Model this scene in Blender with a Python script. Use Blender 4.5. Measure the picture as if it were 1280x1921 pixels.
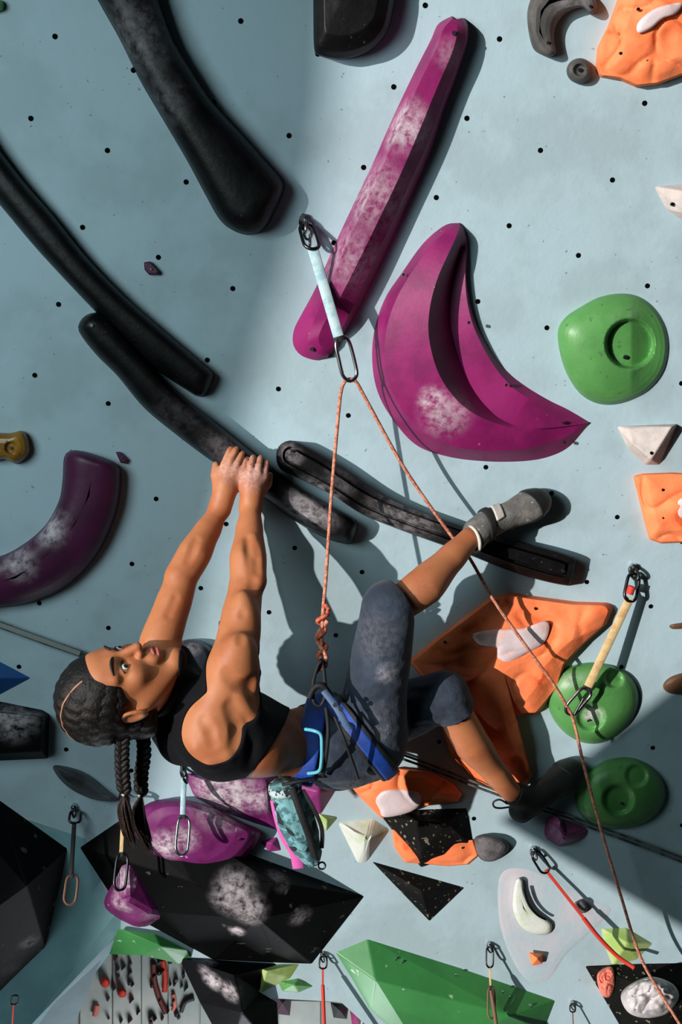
import bpy, bmesh, math, random
import numpy as np
from mathutils import Vector, Matrix, noise
random.seed(7)
S = bpy.context.scene
for o in list(bpy.data.objects): bpy.data.objects.remove(o)

# ------------------------------------------------------------ camera
FOC = 2077.0; PITCH = math.radians(15); CAM = Vector((0, 0, 5.0))
cp, sp = math.cos(PITCH), math.sin(PITCH)
VR, VF, VU = Vector((1, 0, 0)), Vector((0, cp, sp)), Vector((0, -sp, cp))
def dirw(c): return VR*c[0] - VU*c[1] + VF*c[2]
def cw(c): return CAM + dirw(c)                       # x right, y down, z forward -> world
cam = bpy.data.cameras.new('camera'); camo = bpy.data.objects.new('camera', cam)
S.collection.objects.link(camo); S.camera = camo
cam.sensor_fit = 'HORIZONTAL'; cam.sensor_width = 36; cam.lens = FOC/1280*36
cam.clip_start = .05; cam.clip_end = 60
camo.matrix_world = Matrix.LocRotScale(CAM, Matrix((VR, VU, -VF)).transposed().to_quaternion(), None)

# the plane of the overhanging wall (camera-frame normal pointing into the wall, distance)
NW = Vector((-.0405, -.2744, .9608)); NW.normalize(); DW = 2.8992
GA = Vector((.92911, .3434, .13726)); GB = Vector((-.36759, .8982, .24108)); GT = Vector((.20257, -1.22549, 2.67594))
def Cc(px, py, h=0.0):
    u = (px-640)/FOC; v = (py-960.5)/FOC
    z = (DW-h)/(NW[0]*u+NW[1]*v+NW[2])
    return Vector((u*z, v*z, z))
def W(px, py, h=0.0): return cw(Cc(px, py, h))
def Z(px, py, z): return cw(((px-640)/FOC*z, (py-960.5)/FOC*z, z))
NORM = dirw(-NW)                                       # facing the room

WROT3 = Matrix.Identity(3)                              # parts keep world-aligned axes
WROT = WROT3.to_4x4(); WINV = WROT3.inverted()
def setw(o, loc, parent=None):
    o.matrix_world = Matrix.Translation(loc) @ WROT
    if parent is not None:
        o.parent = parent; l = WINV @ (Vector(loc)-POS[parent.name])
        o.location = l; o.rotation_euler = (0, 0, 0)
    else:
        o.location = loc; o.rotation_euler = WROT3.to_euler()
    POS[o.name] = Vector(loc)
POS = {}
# ------------------------------------------------------------ light
SUNC = Vector((.944, -.005, 1.0)).normalized()         # camera-frame travel direction of the sun
SUN = dirw(SUNC)
w = bpy.data.worlds.new('world'); S.world = w; w.use_nodes = True
w.node_tree.nodes['Background'].inputs[0].default_value = (.4, .6, .6, 1)
w.node_tree.nodes['Background'].inputs[1].default_value = .017
sl = bpy.data.lights.new('sun', 'SUN'); sl.energy = 4.9; sl.angle = math.radians(.5); sl.color = (1, .91, .85)
so = bpy.data.objects.new('sun', sl); S.collection.objects.link(so)
so.rotation_euler = SUN.to_track_quat('-Z', 'Y').to_euler(); so.location = CAM - SUN*8
al = bpy.data.lights.new('fill_light', 'AREA'); al.shape = 'SQUARE'; al.size = 1.1; al.energy = 44; al.color = (.8, .97, 1)  # added soft fill for the left side, no visible source
ao = bpy.data.objects.new('fill_light', al); S.collection.objects.link(ao)
ao.location = cw((-1.75, -.5, .5)); ao.rotation_euler = (W(330, 900)-ao.location).to_track_quat('-Z', 'Y').to_euler()
ll = bpy.data.lights.new('far_wall_fill', 'POINT'); ll.energy = 40; ll.shadow_soft_size = .3; ll.color = (.9, .95, 1)  # added fill to brighten the far lower wall
lo_ = bpy.data.objects.new('far_wall_fill', ll); S.collection.objects.link(lo_); lo_.location = Z(420, 2420, 3.7)
S.view_settings.view_transform = 'Standard'; S.view_settings.look = 'None'
S.view_settings.gamma = 1; S.view_settings.use_curve_mapping = False; S.view_settings.exposure = 0.0

# ------------------------------------------------------------ helpers
def lin(c):
    r = [(x/255/12.92 if x/255 <= .04045 else ((x/255+.055)/1.055)**2.4) for x in c]
    return (r[0], r[1], r[2], 1)
def mat(name, col, rough=.6, bump=.15, bscale=60, col2=None, cscale=8, cw_=(.4, .65), chalk=(), specks=None, metal=0, coat=0, sheen=0, csz=45, subs=0, spec=.5):
    m = bpy.data.materials.new(name); m.use_nodes = True; nt = m.node_tree; N = nt.nodes; L = nt.links
    b = N['Principled BSDF']; b.inputs['Roughness'].default_value = rough; b.inputs['Metallic'].default_value = metal
    b.inputs['Specular IOR Level'].default_value = spec; b.inputs['Coat Weight'].default_value = coat; b.inputs['Sheen Weight'].default_value = sheen
    if subs:
        b.inputs['Subsurface Weight'].default_value = subs; b.inputs['Subsurface Radius'].default_value = (.02, .008, .004); b.inputs['Subsurface Scale'].default_value = .5
    geo = N.new('ShaderNodeNewGeometry'); P = geo.outputs['Position']
    rgb = N.new('ShaderNodeRGB'); rgb.outputs[0].default_value = lin(col); cur = rgb.outputs[0]
    def nz(scale, detail=4, rough_=.6):
        n = N.new('ShaderNodeTexNoise'); n.inputs['Scale'].default_value = scale; n.inputs['Detail'].default_value = detail
        n.inputs['Roughness'].default_value = rough_; L.new(P, n.inputs['Vector']); return n.outputs['Fac']
    def mr(x, a, c, d=0, e=1, smooth=True):
        n = N.new('ShaderNodeMapRange'); n.interpolation_type = 'SMOOTHSTEP' if smooth else 'LINEAR'
        n.inputs['From Min'].default_value = a; n.inputs['From Max'].default_value = c
        n.inputs['To Min'].default_value = d; n.inputs['To Max'].default_value = e; L.new(x, n.inputs['Value']); return n.outputs[0]
    def mth(op, a, c):
        n = N.new('ShaderNodeMath'); n.operation = op
        for i, x in enumerate((a, c)):
            if isinstance(x, (int, float)): n.inputs[i].default_value = x
            else: L.new(x, n.inputs[i])
        return n.outputs[0]
    def mix(f, a, c):
        n = N.new('ShaderNodeMix'); n.data_type = 'RGBA'
        L.new(f, n.inputs[0]); L.new(a, n.inputs[6])
        if isinstance(c, tuple): n.inputs[7].default_value = c
        else: L.new(c, n.inputs[7])
        return n.outputs[2]
    if col2: cur = mix(mr(nz(cscale), cw_[0], cw_[1]), cur, lin(col2))
    if specks:                                        # (colour, scale, threshold)
        for (sc, ss, th) in specks:
            v = N.new('ShaderNodeTexNoise'); v.inputs['Scale'].default_value = ss; v.inputs['Detail'].default_value = 1.5; L.new(P, v.inputs['Vector'])
            cur = mix(mr(v.outputs['Fac'], th, th+.035), cur, lin(sc))
    if chalk:                                         # ((world point, radius, strength), ...)
        tot = None; n0 = nz(csz, 6, .7)
        for ch in chalk:
            p, r, s = ch[:3]
            d = N.new('ShaderNodeVectorMath'); d.operation = 'DISTANCE'; L.new(P, d.inputs[0]); d.inputs[1].default_value = p
            f = mr(d.outputs['Value'], r, r*.15, 0, s); tot = f if tot is None else mth('MAXIMUM', tot, f)
        f = mth('MULTIPLY', tot, mr(n0, .3, .68)); cur = mix(f, cur, lin((214, 206, 212)))
    L.new(cur, b.inputs['Base Color'])
    if bump:
        bn = N.new('ShaderNodeBump'); bn.inputs['Strength'].default_value = bump; bn.inputs['Distance'].default_value = .004
        L.new(nz(bscale, 5), bn.inputs['Height']); L.new(bn.outputs[0], b.inputs['Normal'])
    return m
def cr(pts, n, closed=False):
    P = [np.array(p, float) for p in pts]; m = len(P); out = []
    segs = m if closed else m-1; K = 12
    for i in range(segs):
        if closed: a, b, c, d = P[i-1], P[i], P[(i+1) % m], P[(i+2) % m]
        else: a, b, c, d = P[max(i-1, 0)], P[i], P[i+1], P[min(i+2, m-1)]
        for k in range(K):
            t = k/K; out.append(.5*((2*b)+(-a+c)*t+(2*a-5*b+4*c-d)*t*t+(-a+3*b-3*c+d)*t**3))
    out.append(P[0] if closed else P[-1]); out = np.array(out)
    return resamp(out, n, closed)
def resamp(out, n, closed):
    out = np.array(out, float)
    d = np.r_[0, np.cumsum(np.linalg.norm(np.diff(out[:, :2] if out.shape[1] == 2 or abs(out[:, 0]).max() > 20 else out, axis=0), axis=1))]
    s = np.linspace(0, d[-1], n+1)[:-1] if closed else np.linspace(0, d[-1], n)
    return np.stack([np.interp(s, d, out[:, k]) for k in range(out.shape[1])], 1)
def mkobj(name, verts, faces, m, parent=None, smooth=40, origin=None, merge=0):
    me = bpy.data.meshes.new(name)
    V = [Vector(v) for v in verts]
    if origin is None:
        origin = sum(V, Vector())/max(1, len(V)) if parent is None else POS[parent.name]
    me.from_pydata([WINV @ (v-origin) for v in V], [], [list(f) for f in faces]); me.update()
    bm = bmesh.new(); bm.from_mesh(me)
    bmesh.ops.remove_doubles(bm, verts=bm.verts, dist=max(merge, 1e-5))
    bmesh.ops.recalc_face_normals(bm, faces=bm.faces); bm.to_mesh(me); bm.free()
    if smooth:
        me.shade_smooth()
        if smooth < 180: me.set_sharp_from_angle(angle=math.radians(smooth))
    me.materials.append(m)
    o = bpy.data.objects.new(name, me); S.collection.objects.link(o)
    setw(o, origin, parent)
    return o
def empty(name, loc):
    o = bpy.data.objects.new(name, None); S.collection.objects.link(o); setw(o, loc); o.empty_display_size = .05; return o
def tag(o, label, cat, group=None):
    o['label'] = label; o['category'] = cat
    if group: o['group'] = group
    return o
def facing(me_obj, toward):                            # make an open shell face the room
    me = me_obj.data; s = Vector()
    for p in me.polygons: s += p.normal*p.area
    if (WROT3 @ s).dot(toward) < 0: me.flip_normals()
def smin_near(pt, poly):
    best = None
    for a, b in zip(poly[:-1], poly[1:]):
        ab = b-a; t = np.clip(np.dot(pt-a, ab)/max(1e-9, np.dot(ab, ab)), 0, 1); q = a+ab*t
        d = np.sum((pt-q)**2)
        if best is None or d < best[0]: best = (d, q)
    return best[1]
ROUND = [(0, 0), (.02, .35), (.08, .6), (.2, .82), (.4, .95), (.7, 1), (1, 1)]
FLAT = [(0, 0), (.03, .7), (.12, .92), (.25, 1), (1, 1)]
RIDGE = [(0, 0), (.04, .45), (.2, .62), (1, 1)]
TUBE = [(k/10, (1-(1-k/10)**2.6)**(1/2.6)) for k in range(11)]
DOME = [(k/14, (1-(1-k/14)**2.3)**(1/2.0)) for k in range(15)]
def prof_at(prof, t):
    for (a, x), (b, y) in zip(prof[:-1], prof[1:]):
        if t <= b: return x+(y-x)*((t-a)/max(1e-9, b-a))
    return prof[-1][1]
def dome(name, outline, H, m, prof=ROUND, spine=None, center=None, n=96, nr=20, disp=None, lin_=False, parent=None, h0=-.002, smooth=50, wf=W, rough=0, rsc=14):
    o2 = [np.array(p[:2], float) for p in outline]
    ring = resamp(np.array(o2+[o2[0]]), n, True) if lin_ else cr(o2, n, True)
    if spine is not None:
        sp_ = [np.array(p, float) for p in spine]; tg = np.array([smin_near(p, sp_) for p in ring])
        for _ in range(3): tg = (np.roll(tg, 1, 0)+tg*2+np.roll(tg, -1, 0))/4
    else:
        c = np.array(center, float) if center is not None else ring.mean(0); tg = np.repeat(c[None], n, 0)
    ts = [0]+[(k/nr)**1.5 for k in range(1, nr+1)]
    ts = sorted(set([round(x, 4) for x in ts]+[t for t, _ in prof]))
    V = []; Fc = []
    for t in ts:
        for p, q in zip(ring, tg):
            x = p+(q-p)*t; h = h0+H*prof_at(prof, t)
            if disp: h += disp(x[0], x[1], t)
            if rough and t > 0: h += rough*noise.fractal(Vector((x[0]/rsc/3, x[1]/rsc/3, H*37)), .8, 2, 3)*min(1, t*6)
            V.append(wf(x[0], x[1], h))
    for k in range(len(ts)-1):
        for i in range(n):
            j = (i+1) % n; Fc.append((k*n+i, k*n+j, (k+1)*n+j, (k+1)*n+i))
    if spine is not None:                                   # close the spine slit
        pass
    base = wf(ring.mean(0)[0], ring.mean(0)[1], 0)
    ob = mkobj(name, V, Fc, m, parent, smooth, origin=base if parent is None else None)
    facing(ob, NORM); return ob
def loft(name, curves, m, n=60, parent=None, smooth=40, closed_ends=False, origin=None, wf=W):
    """open lofted shell through curves of (px,py,h)"""
    R = [cr(c, n) for c in curves]; V = []; Fc = []
    for r in R:
        for p in r: V.append(wf(*p))
    for k in range(len(R)-1):
        for i in range(n-1): Fc.append((k*n+i, k*n+i+1, (k+1)*n+i+1, (k+1)*n+i))
    ob = mkobj(name, V, Fc, m, parent, smooth, origin=origin); facing(ob, NORM); return ob
def poly(name, verts, faces, m, parent=None, wf=W, bevel=.003, origin=None):
    V = [wf(*v) for v in verts]
    ob = mkobj(name, V, faces, m, parent, 0, origin=origin); facing(ob, NORM)
    if bevel:
        b = ob.modifiers.new('bevel', 'BEVEL'); b.width = bevel; b.segments = 2; b.limit_method = 'ANGLE'; b.angle_limit = math.radians(12)
    return ob
def tubemesh(pts, r, sides=10, closed=False, flat=None, caps=True):
    """pts world vectors; r float or list; flat=(vec,ratio) for a webbing section"""
    P = [Vector(p) for p in pts]; n = len(P); V = []; Fc = []
    up = None
    for i in range(n):
        a = P[(i-1) % n] if (closed or i > 0) else P[0]; b = P[(i+1) % n] if (closed or i < n-1) else P[-1]
        t = (b-a).normalized()
        if flat: u = flat[0]-t*flat[0].dot(t)
        elif up is None: u = t.orthogonal()
        else: u = up-t*up.dot(t)
        u.normalize(); up = u; v = t.cross(u)
        rr = r[i] if isinstance(r, (list, tuple)) else r
        for k in range(sides):
            a_ = 2*math.pi*k/sides; x, y = math.cos(a_), math.sin(a_)
            if flat:
                x = math.copysign(abs(x)**.5, x)*flat[1]; y = math.copysign(abs(y)**.5, y)
            V.append(P[i]+u*(x*rr)+v*(y*rr))
    for i in range(n if closed else n-1):
        j = (i+1) % n
        for k in range(sides):
            l = (k+1) % sides; Fc.append((i*sides+k, i*sides+l, j*sides+l, j*sides+k))
    if caps and not closed:
        Fc.append(tuple(range(sides))); Fc.append(tuple((n-1)*sides+k for k in range(sides)))
    return V, Fc
def tube(name, pts, r, m, parent=None, sides=10, closed=False, flat=None, n=None, smooth=60, origin=None):
    if n:
        P = cr([tuple(p) for p in pts], n, closed); pts = [Vector(p) for p in P]
    V, Fc = tubemesh(pts, r, sides, closed, flat)
    return mkobj(name, V, Fc, m, parent, smooth, origin=origin)
def merge_mesh(parts):
    V = []; Fc = []
    for v, f in parts:
        o = len(V); V += list(v); Fc += [tuple(i+o for i in q) for q in f]
    return V, Fc
def cylmesh(c, ax, r, L, sides=14, r2=None):
    ax = Vector(ax).normalized(); return tubemesh([Vector(c), Vector(c)+ax*L], [r, r if r2 is None else r2], sides)
def spheremesh(c, r, rx=None, seg=12, rings=8):
    V = []; Fc = []; c = Vector(c)
    X, Y, Zv = rx if rx else (Vector((1, 0, 0)), Vector((0, 1, 0)), Vector((0, 0, 1)))
    rr = r if isinstance(r, tuple) else (r, r, r)
    for i in range(rings+1):
        th = math.pi*i/rings
        for k in range(seg):
            ph = 2*math.pi*k/seg
            V.append(c+X*(rr[0]*math.sin(th)*math.cos(ph))+Y*(rr[1]*math.sin(th)*math.sin(ph))+Zv*(rr[2]*math.cos(th)))
    for i in range(rings):
        for k in range(seg): Fc.append((i*seg+k, i*seg+(k+1) % seg, (i+1)*seg+(k+1) % seg, (i+1)*seg+k))
    return V, Fc
# ------------------------------------------------------------ setting
M = {}; FT = 49
wallc = (160, 185, 195)
M['wall'] = mat('wall_paint', wallc, .75, .35, 22, col2=(150, 173, 181), cscale=4, cw_=(.42, .62), specks=[((118, 138, 144), 80, .74)])
M['teal'] = mat('teal_panel', (120, 165, 172), .7, .3, 22, col2=(108, 150, 158), cscale=5)
M['hole'] = mat('hole_dark', (4, 5, 6), .9, 0, spec=.05)
M['tnut'] = mat('zinc', (60, 66, 70), .4, 0, metal=.8)
edge = [(-900, -900), (2300, -900), (2300, 2500), (1000, 2300), (700, 1935), (640, 1880), (430, 1868), (350, 1788), (225, 1742), (160, 1574), (-40, 1500), (-900, 1300)]
V = [W(x, y, 0) for x, y in edge]+[W(x, y, -.06) for x, y in edge]; n = len(edge)
wall = mkobj('wall_back', V, [tuple(range(n)), tuple(range(n, 2*n))[::-1]]+[(i, (i+1) % n, n+(i+1) % n, n+i) for i in range(n)], M['wall'], None, 0)
WR = W
wall['kind'] = 'structure'; wall['label'] = 'pale blue-grey overhanging climbing wall with bolt holes'
# t-nut holes, 20 cm grid
ga, gb = dirw(GA), dirw(GB); gt = cw(GT)
cm = None
def inside(x, y):
    if y > 1500 and x < 500: return False
    return -12 < x < 1292 and -12 < y < 1560
for i in range(-9, 12):
    for j in range(-1, 16):
        c = GT+GA*(.2*i)+GB*(.2*j); px, py = c[0]/c[2]*FOC+640, c[1]/c[2]*FOC+960.5
        if not inside(px, py): continue
        p = W(px, py, 0)+ga*random.uniform(-.003, .003)+gb*random.uniform(-.003, .003)
        if cm is None:
            t = [];
            a = tubemesh([p+NORM*-.004, p+NORM*.0008], [.0066, .0066], 12); cm = mkobj('bolt_hole', a[0], a[1], M['hole'], wall, 0, origin=p)
        else:
            o = bpy.data.objects.new('bolt_hole', cm.data); S.collection.objects.link(o); setw(o, p, wall)
# lower far wall
def far(z): return lambda px, py, h=0: Z(px, py, z-h)
M['far'] = mat('far_panel', (205, 208, 200), .8, .3, 15, col2=(165, 172, 168), cscale=2.2)
fw = far(4.6)
fe = [(-500, 1500), (1100, 1500), (1100, 2400), (-500, 2400)]
V = [fw(x, y) for x, y in fe]+[fw(x, y, -.08) for x, y in fe]
low = mkobj('wall_lower', V, [(0, 1, 2, 3), (7, 6, 5, 4)]+[(i, (i+1) % 4, 4+(i+1) % 4, 4+i) for i in range(4)], M['far'], None, 0)
low['kind'] = 'structure'; low['label'] = 'white weathered wall far below, seen through the gap under the overhang'
for k, (x0, x1) in enumerate([(150, 208), (212, 262), (266, 312), (316, 372), (376, 440), (444, 520), (524, 600), (604, 680)]):
    pl = poly('panel', [(x0, 1700, .015), (x1, 1700, .015), (x1+2, 1990, .015), (x0, 1990, .015), (x0, 1700, 0), (x1, 1700, 0), (x1+2, 1990, 0), (x0, 1990, 0)],
              [(0, 1, 2, 3), (0, 4, 5, 1), (1, 5, 6, 2), (2, 6, 7, 3), (3, 7, 4, 0)], M['far'], low, wf=fw)
# folded panels at the lower left
f1 = poly('trim_1', [(60, 1540, .0), (160, 1573, 0), (228, 1700, .0), (226, 1746, .0), (60, 1921, .06), (-20, 2010, .08), (-160, 2100, .02), (-160, 1500, 0), (205, 1790, -.25), (40, 2010, -.2)],
          [(0, 1, 2, 3, 4, 5, 6, 7), (3, 8, 9, 5, 4)], M['teal'], None, bevel=0)
f1['kind'] = 'structure'; f1['label'] = 'teal folded panel at the lower left'
f2 = poly('trim_2', [(230, 1742, -.02), (190, 1800, -.05), (140, 1921, -.08), (100, 2040, -.1), (-30, 2040, -.02), (60, 1921, 0)], [(0, 1, 2, 3, 4, 5)], M['wall'], None, bevel=0)
f2['kind'] = 'structure'; f2['label'] = 'pale strip of panel beside the teal fold'
# unseen panels added off frame, cut to cast the shade lines on the wall
M['ply'] = mat('plywood', (150, 120, 90), .8, .2)
def caster(name, pts, dist, label):
    P = []
    for (x, y) in pts:
        q = W(x, y, 0)-W(640, 1000, 0); q = q-SUN*q.dot(SUN)
        P.append(W(640, 1000, 0)-SUN*dist+q)
    Q = [p-SUN*.06 for p in P]; n = len(P)
    o = mkobj(name, P+Q, [tuple(range(n)), tuple(range(n, 2*n))[::-1]]+[(i, (i+1) % n, n+(i+1) % n, n+i) for i in range(n)], M['ply'], None, 0)
    o['kind'] = 'structure'; o['label'] = label; return o
caster('shade_panel_left', [(650, -200), (625, 200), (590, 400), (515, 620), (455, 840), (370, 1180), (300, 1420), (230, 1600), (130, 2500), (-1500, 2500), (-1500, -900), (650, -900)], 12.5, 'unseen slanted panel added out of frame to shade the left of the wall')

caster('shade_panel_wedge', [(938, 1540), (1090, 1424), (1280, 1276), (1450, 1145), (1450, 1850), (1280, 1742)], 3.8, 'unseen plywood panel added out of frame to cast the dark wedge')

# ------------------------------------------------------------ climbing holds
PUR = (132, 26, 92)
def chk(*a): return [(W(x, y, h), r, s) for x, y, h, r, s in a]
M['black'] = mat('black_resin', (9, 9, 10), .5, .25, 45, col2=(30, 30, 33), cscale=14, specks=[((70, 70, 74), 110, .73)])
M['blackc'] = mat('black_chalked', (8, 8, 9), .46, .3, 45, spec=.22, col2=(17, 17, 19), cscale=14, specks=[((58, 58, 62), 100, .73)],
                  chalk=chk((250, 70, .09, .14, .16), (305, 190, .09, .09, .12), (590, 950, .08, .1, .5), (545, 850, .08, .05, .3), (760, 965, .08, .14, .28), (640, 900, .08, .07, .12), (420, 850, .08, .1, .12), (330, 780, .07, .1, .06)))
M['steel'] = mat('steel', (190, 192, 195), .25, 0, metal=1)
M['darksteel'] = mat('dark_steel', (70, 72, 75), .35, 0, metal=1)
def bolt(parent, px, py, h, r=.006, wf=W, m='steel'):
    c = wf(px, py, h); V, Fc = merge_mesh([tubemesh([c-NORM*.004, c+NORM*.002], [r, r*.9], 12)])
    return mkobj('bolt', V, Fc, M[m], parent, 0, origin=c)
def ring_recess(cx, cy, rad, depth, soft=.35):
    def f(x, y, t):
        d = math.hypot(x-cx, y-cy)/rad
        if d >= 1+soft: return 0
        k = 1 if d < 1-soft*.2 else max(0, min(1, (1+soft-d)/(soft*1.2))); k = k*k*(3-2*k)
        return -depth*k*min(1, t*5)
    return f
BLK = 'black curved bars across the wall'
h = dome('curved_bar', [(130, -100), (183, 0), (225, 75), (262, 150), (300, 215), (350, 300), (385, 365), (412, 412), (440, 434), (470, 441), (497, 430), (518, 395), (535, 355), (530, 335), (500, 300), (450, 245), (400, 190), (360, 130), (325, 70), (300, 0), (270, -100)], .1, M['blackc'],
         TUBE, spine=[(205, -80), (243, 10), (285, 100), (345, 205), (405, 295), (465, 385)], n=150, nr=14)
tag(h, 'wide black curved bar entering from the top edge with a paddle end', 'climbing hold', BLK)
h = dome('curved_bar', [(-90, 280), (0, 385), (60, 457), (110, 512), (160, 565), (215, 622), (260, 667), (310, 706), (350, 732), (374, 745), (390, 736), (402, 708), (398, 696), (350, 655), (290, 604), (240, 560), (190, 510), (150, 465), (100, 402), (50, 345), (0, 280), (-70, 180)], .07, M['blackc'],
         TUBE, spine=[(-75, 235), (0, 332), (75, 425), (150, 517), (230, 592), (300, 650), (365, 704)], n=150, nr=12)
tag(h, 'black curved bar running in from the left edge of the frame', 'climbing hold', BLK)
bar3 = dome('curved_bar', [(148, 622), (152, 600), (168, 588), (188, 587), (210, 600), (245, 640), (290, 692), (340, 742), (400, 788), (450, 828), (500, 868), (560, 912), (620, 948), (666, 974), (672, 990), (660, 1018), (640, 1019), (600, 1005), (550, 975), (500, 937), (440, 892), (390, 860), (330, 815), (270, 765), (220, 705), (180, 665)], .085, M['blackc'],
         TUBE, spine=[(172, 612), (230, 668), (290, 730), (370, 795), (450, 860), (530, 920), (600, 965), (645, 992)], n=150, nr=14)
tag(bar3, 'black curved bar the climber hangs from with both hands', 'climbing hold', BLK)
bar4 = dome('curved_bar', [(518, 855), (525, 835), (545, 826), (570, 835), (630, 870), (700, 918), (760, 948), (830, 974), (900, 998), (960, 1013), (1030, 1030), (1076, 1046), (1080, 1058), (1071, 1094), (1058, 1098), (1000, 1085), (940, 1065), (870, 1037), (800, 1012), (740, 990), (680, 965), (620, 927), (560, 897), (526, 880)], .08, M['blackc'],
         [(0, 0), (.05, .7), (.45, .9), (.5, .75), (.6, .75), (.66, 1), (1, 1)], spine=[(545, 852), (600, 882), (680, 935), (760, 967), (840, 995), (930, 1027), (1050, 1065)], n=150, nr=14)
for q in ((1058, 1072), (548, 846)): bolt(bar4, q[0], q[1], .082, .005)
for q in ((385, 715), ): pass
bolt(bar3, 172, 610, .086, .005)
tag(bar4, 'black grooved bar under the climber\'s raised foot', 'climbing hold', BLK)
h = dome('half_moon_hold', [(589, -40), (588, 40), (590, 95), (600, 105), (618, 110), (645, 112), (680, 103), (708, 85), (728, 58), (738, 20), (742, -20), (735, -90), (600, -100)], .1, M['blackc'], [(0, 0), (.02, .5), (.12, .75), (.35, .95), (1, 1)], center=(650, -20), n=90)
tag(h, 'black half-round hold cut by the top edge', 'climbing hold')
GREY = mat('dark_grey_resin', (62, 62, 60), .6, .3, 60, col2=(82, 80, 78), cscale=20, chalk=chk((1080, 5, .05, .06, .3)))
h = dome('crescent_hold', [(1000, 90), (990, 45), (992, 10), (1010, -25), (1050, -45), (1090, -30), (1112, -10), (1121, 12), (1115, 25), (1105, 26), (1095, 15), (1075, 18), (1055, 32), (1042, 55), (1041, 80), (1044, 98), (1034, 107), (1020, 104)], .05, GREY, ROUND, spine=[(1030, 92), (1012, 60), (1015, 20), (1040, -12), (1075, -15), (1108, 12)], n=90)
bolt(h, 1028, 80, .05, .004); bolt(h, 1108, 12, .05, .004)
tag(h, 'small dark grey crescent hold near the top right corner', 'climbing hold')
h = dome('round_hold', [(1088+25*math.cos(a), 133+24*math.sin(a)) for a in [k*math.pi/8 for k in range(16)]], .04, GREY, ROUND, n=48, disp=ring_recess(1088, 131, 9, .012))
bolt(h, 1088, 131, .031, .005); tag(h, 'small round dark grey hold under the grey crescent', 'climbing hold')
# purple long bar: faceted
M['pur'] = mat('purple_resin', PUR, .5, .15, 50, spec=.3, col2=(114, 20, 80), cscale=10, specks=[((170, 100, 155), 60, .76)], chalk=chk((755, 235, .07, .09, .75), (690, 360, .07, .13, .45), (650, 480, .07, .12, .35), (835, 775, .09, .09, .5), (810, 750, .09, .05, .8), (840, 100, .07, .05, .25), (900, 775, .13, .05, .45)))
M['purd'] = mat('purple_resin_left', (72, 17, 58), .5, .2, 50, col2=(58, 12, 48), cscale=9, chalk=chk((95, 990, .06, .07, .8), (40, 1055, .06, .07, .6), (130, 970, .06, .03, .8), (15, 1010, .05, .06, .4)))
L_ = [(848, 30), (822, 45), (808, 75), (775, 140), (735, 225), (700, 305), (662, 385), (625, 465), (592, 540), (565, 590), (550, 620), (549, 648), (565, 668), (595, 677), (615, 672)]
L1 = [(850, 34, .05), (832, 55, .075), (820, 90, .08), (790, 150, .08), (752, 235, .085), (716, 318, .085), (678, 400, .085), (642, 480, .085), (610, 550, .08), (590, 600, .05), (578, 630, .04), (578, 645, .04), (585, 655, .035), (600, 665, .03), (616, 668, .02)]
L2 = [(856, 36, .05), (858, 60, .075), (848, 100, .08), (820, 165, .08), (785, 250, .085), (748, 335, .085), (708, 418, .085), (668, 500, .085), (632, 570, .08), (612, 600, .06), (600, 625, .05), (598, 640, .045), (603, 650, .04), (610, 660, .03), (618, 666, .02)]
L3 = [(866, 34, .03), (874, 50, .05), (872, 80, .055), (855, 130, .055), (828, 200, .055), (800, 275, .055), (766, 350, .055), (725, 440, .055), (688, 520, .055), (655, 590, .05), (640, 620, .04), (630, 635, .03), (626, 645, .03), (625, 655, .02), (622, 662, .01)]
L4 = [(872, 34), (880, 48), (879, 80), (862, 135), (838, 200), (812, 280), (780, 355), (738, 450), (700, 530), (665, 598), (648, 625), (636, 640), (630, 650), (628, 658), (620, 668)]
h = loft('long_bar', [[(x, y, -.002) for x, y in L_], L1, L2, L3, [(x, y, -.002) for x, y in L4]], M['pur'], n=90, smooth=18)
for q in ((852, 62), (771, 240), (585, 655)): bolt(h, q[0], q[1], .08 if q[1] < 600 else .04, .006 if q[1] != 240 else .01)
tag(h, 'long purple faceted bar slanting from the top down to the hanging sling', 'climbing hold')
# purple crescent
O = [(862, 418), (835, 422), (795, 455), (755, 510), (722, 560), (702, 620), (698, 680), (708, 735), (735, 785), (780, 835), (840, 857), (910, 866), (980, 866), (1030, 858), (1070, 838), (1106, 795)]
O1 = [(862, 418, 0.004), (842, 430, 0.036), (808, 462, 0.054), (770, 515, 0.065), (742, 565, 0.072), (725, 620, 0.072), (722, 675, 0.072), (733, 728, 0.072), (760, 775, 0.072), (803, 815, 0.072), (855, 838, 0.072), (915, 846, 0.065), (980, 843, 0.058), (1025, 832, 0.043), (1065, 818, 0.029), (1105, 795, 0.004)]
O2 = [(864, 420, 0.007), (858, 440, 0.056), (842, 475, 0.079), (822, 520, 0.092), (808, 570, 0.099), (804, 620, 0.102), (812, 668, 0.102), (828, 710, 0.102), (855, 748, 0.099), (888, 775, 0.092), (925, 792, 0.083), (960, 802, 0.073), (1000, 806, 0.059), (1040, 804, 0.040), (1075, 799, 0.023), (1105, 794, 0.007)]
O3 = [(866, 422, .008), (866, 445, .03), (862, 480, .015), (852, 520, .012), (846, 565, .012), (846, 610, .012), (856, 655, .015), (872, 700, .02), (893, 738, .025), (915, 765, .035), (938, 785, .05), (965, 797, .06), (1000, 803, .06), (1040, 802, .05), (1075, 798, .03), (1105, 793, .009)]
O4 = [(869, 424, 0.003), (875, 450, 0.015), (874, 485, 0.022), (873, 520, 0.025), (876, 560, 0.028), (886, 605, 0.030), (905, 648, 0.030), (930, 690, 0.030), (955, 720, 0.030), (980, 740, 0.028), (1005, 752, 0.025), (1030, 765, 0.022), (1055, 775, 0.020), (1075, 783, 0.015), (1090, 788, 0.010), (1106, 792, 0.003)]
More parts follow.
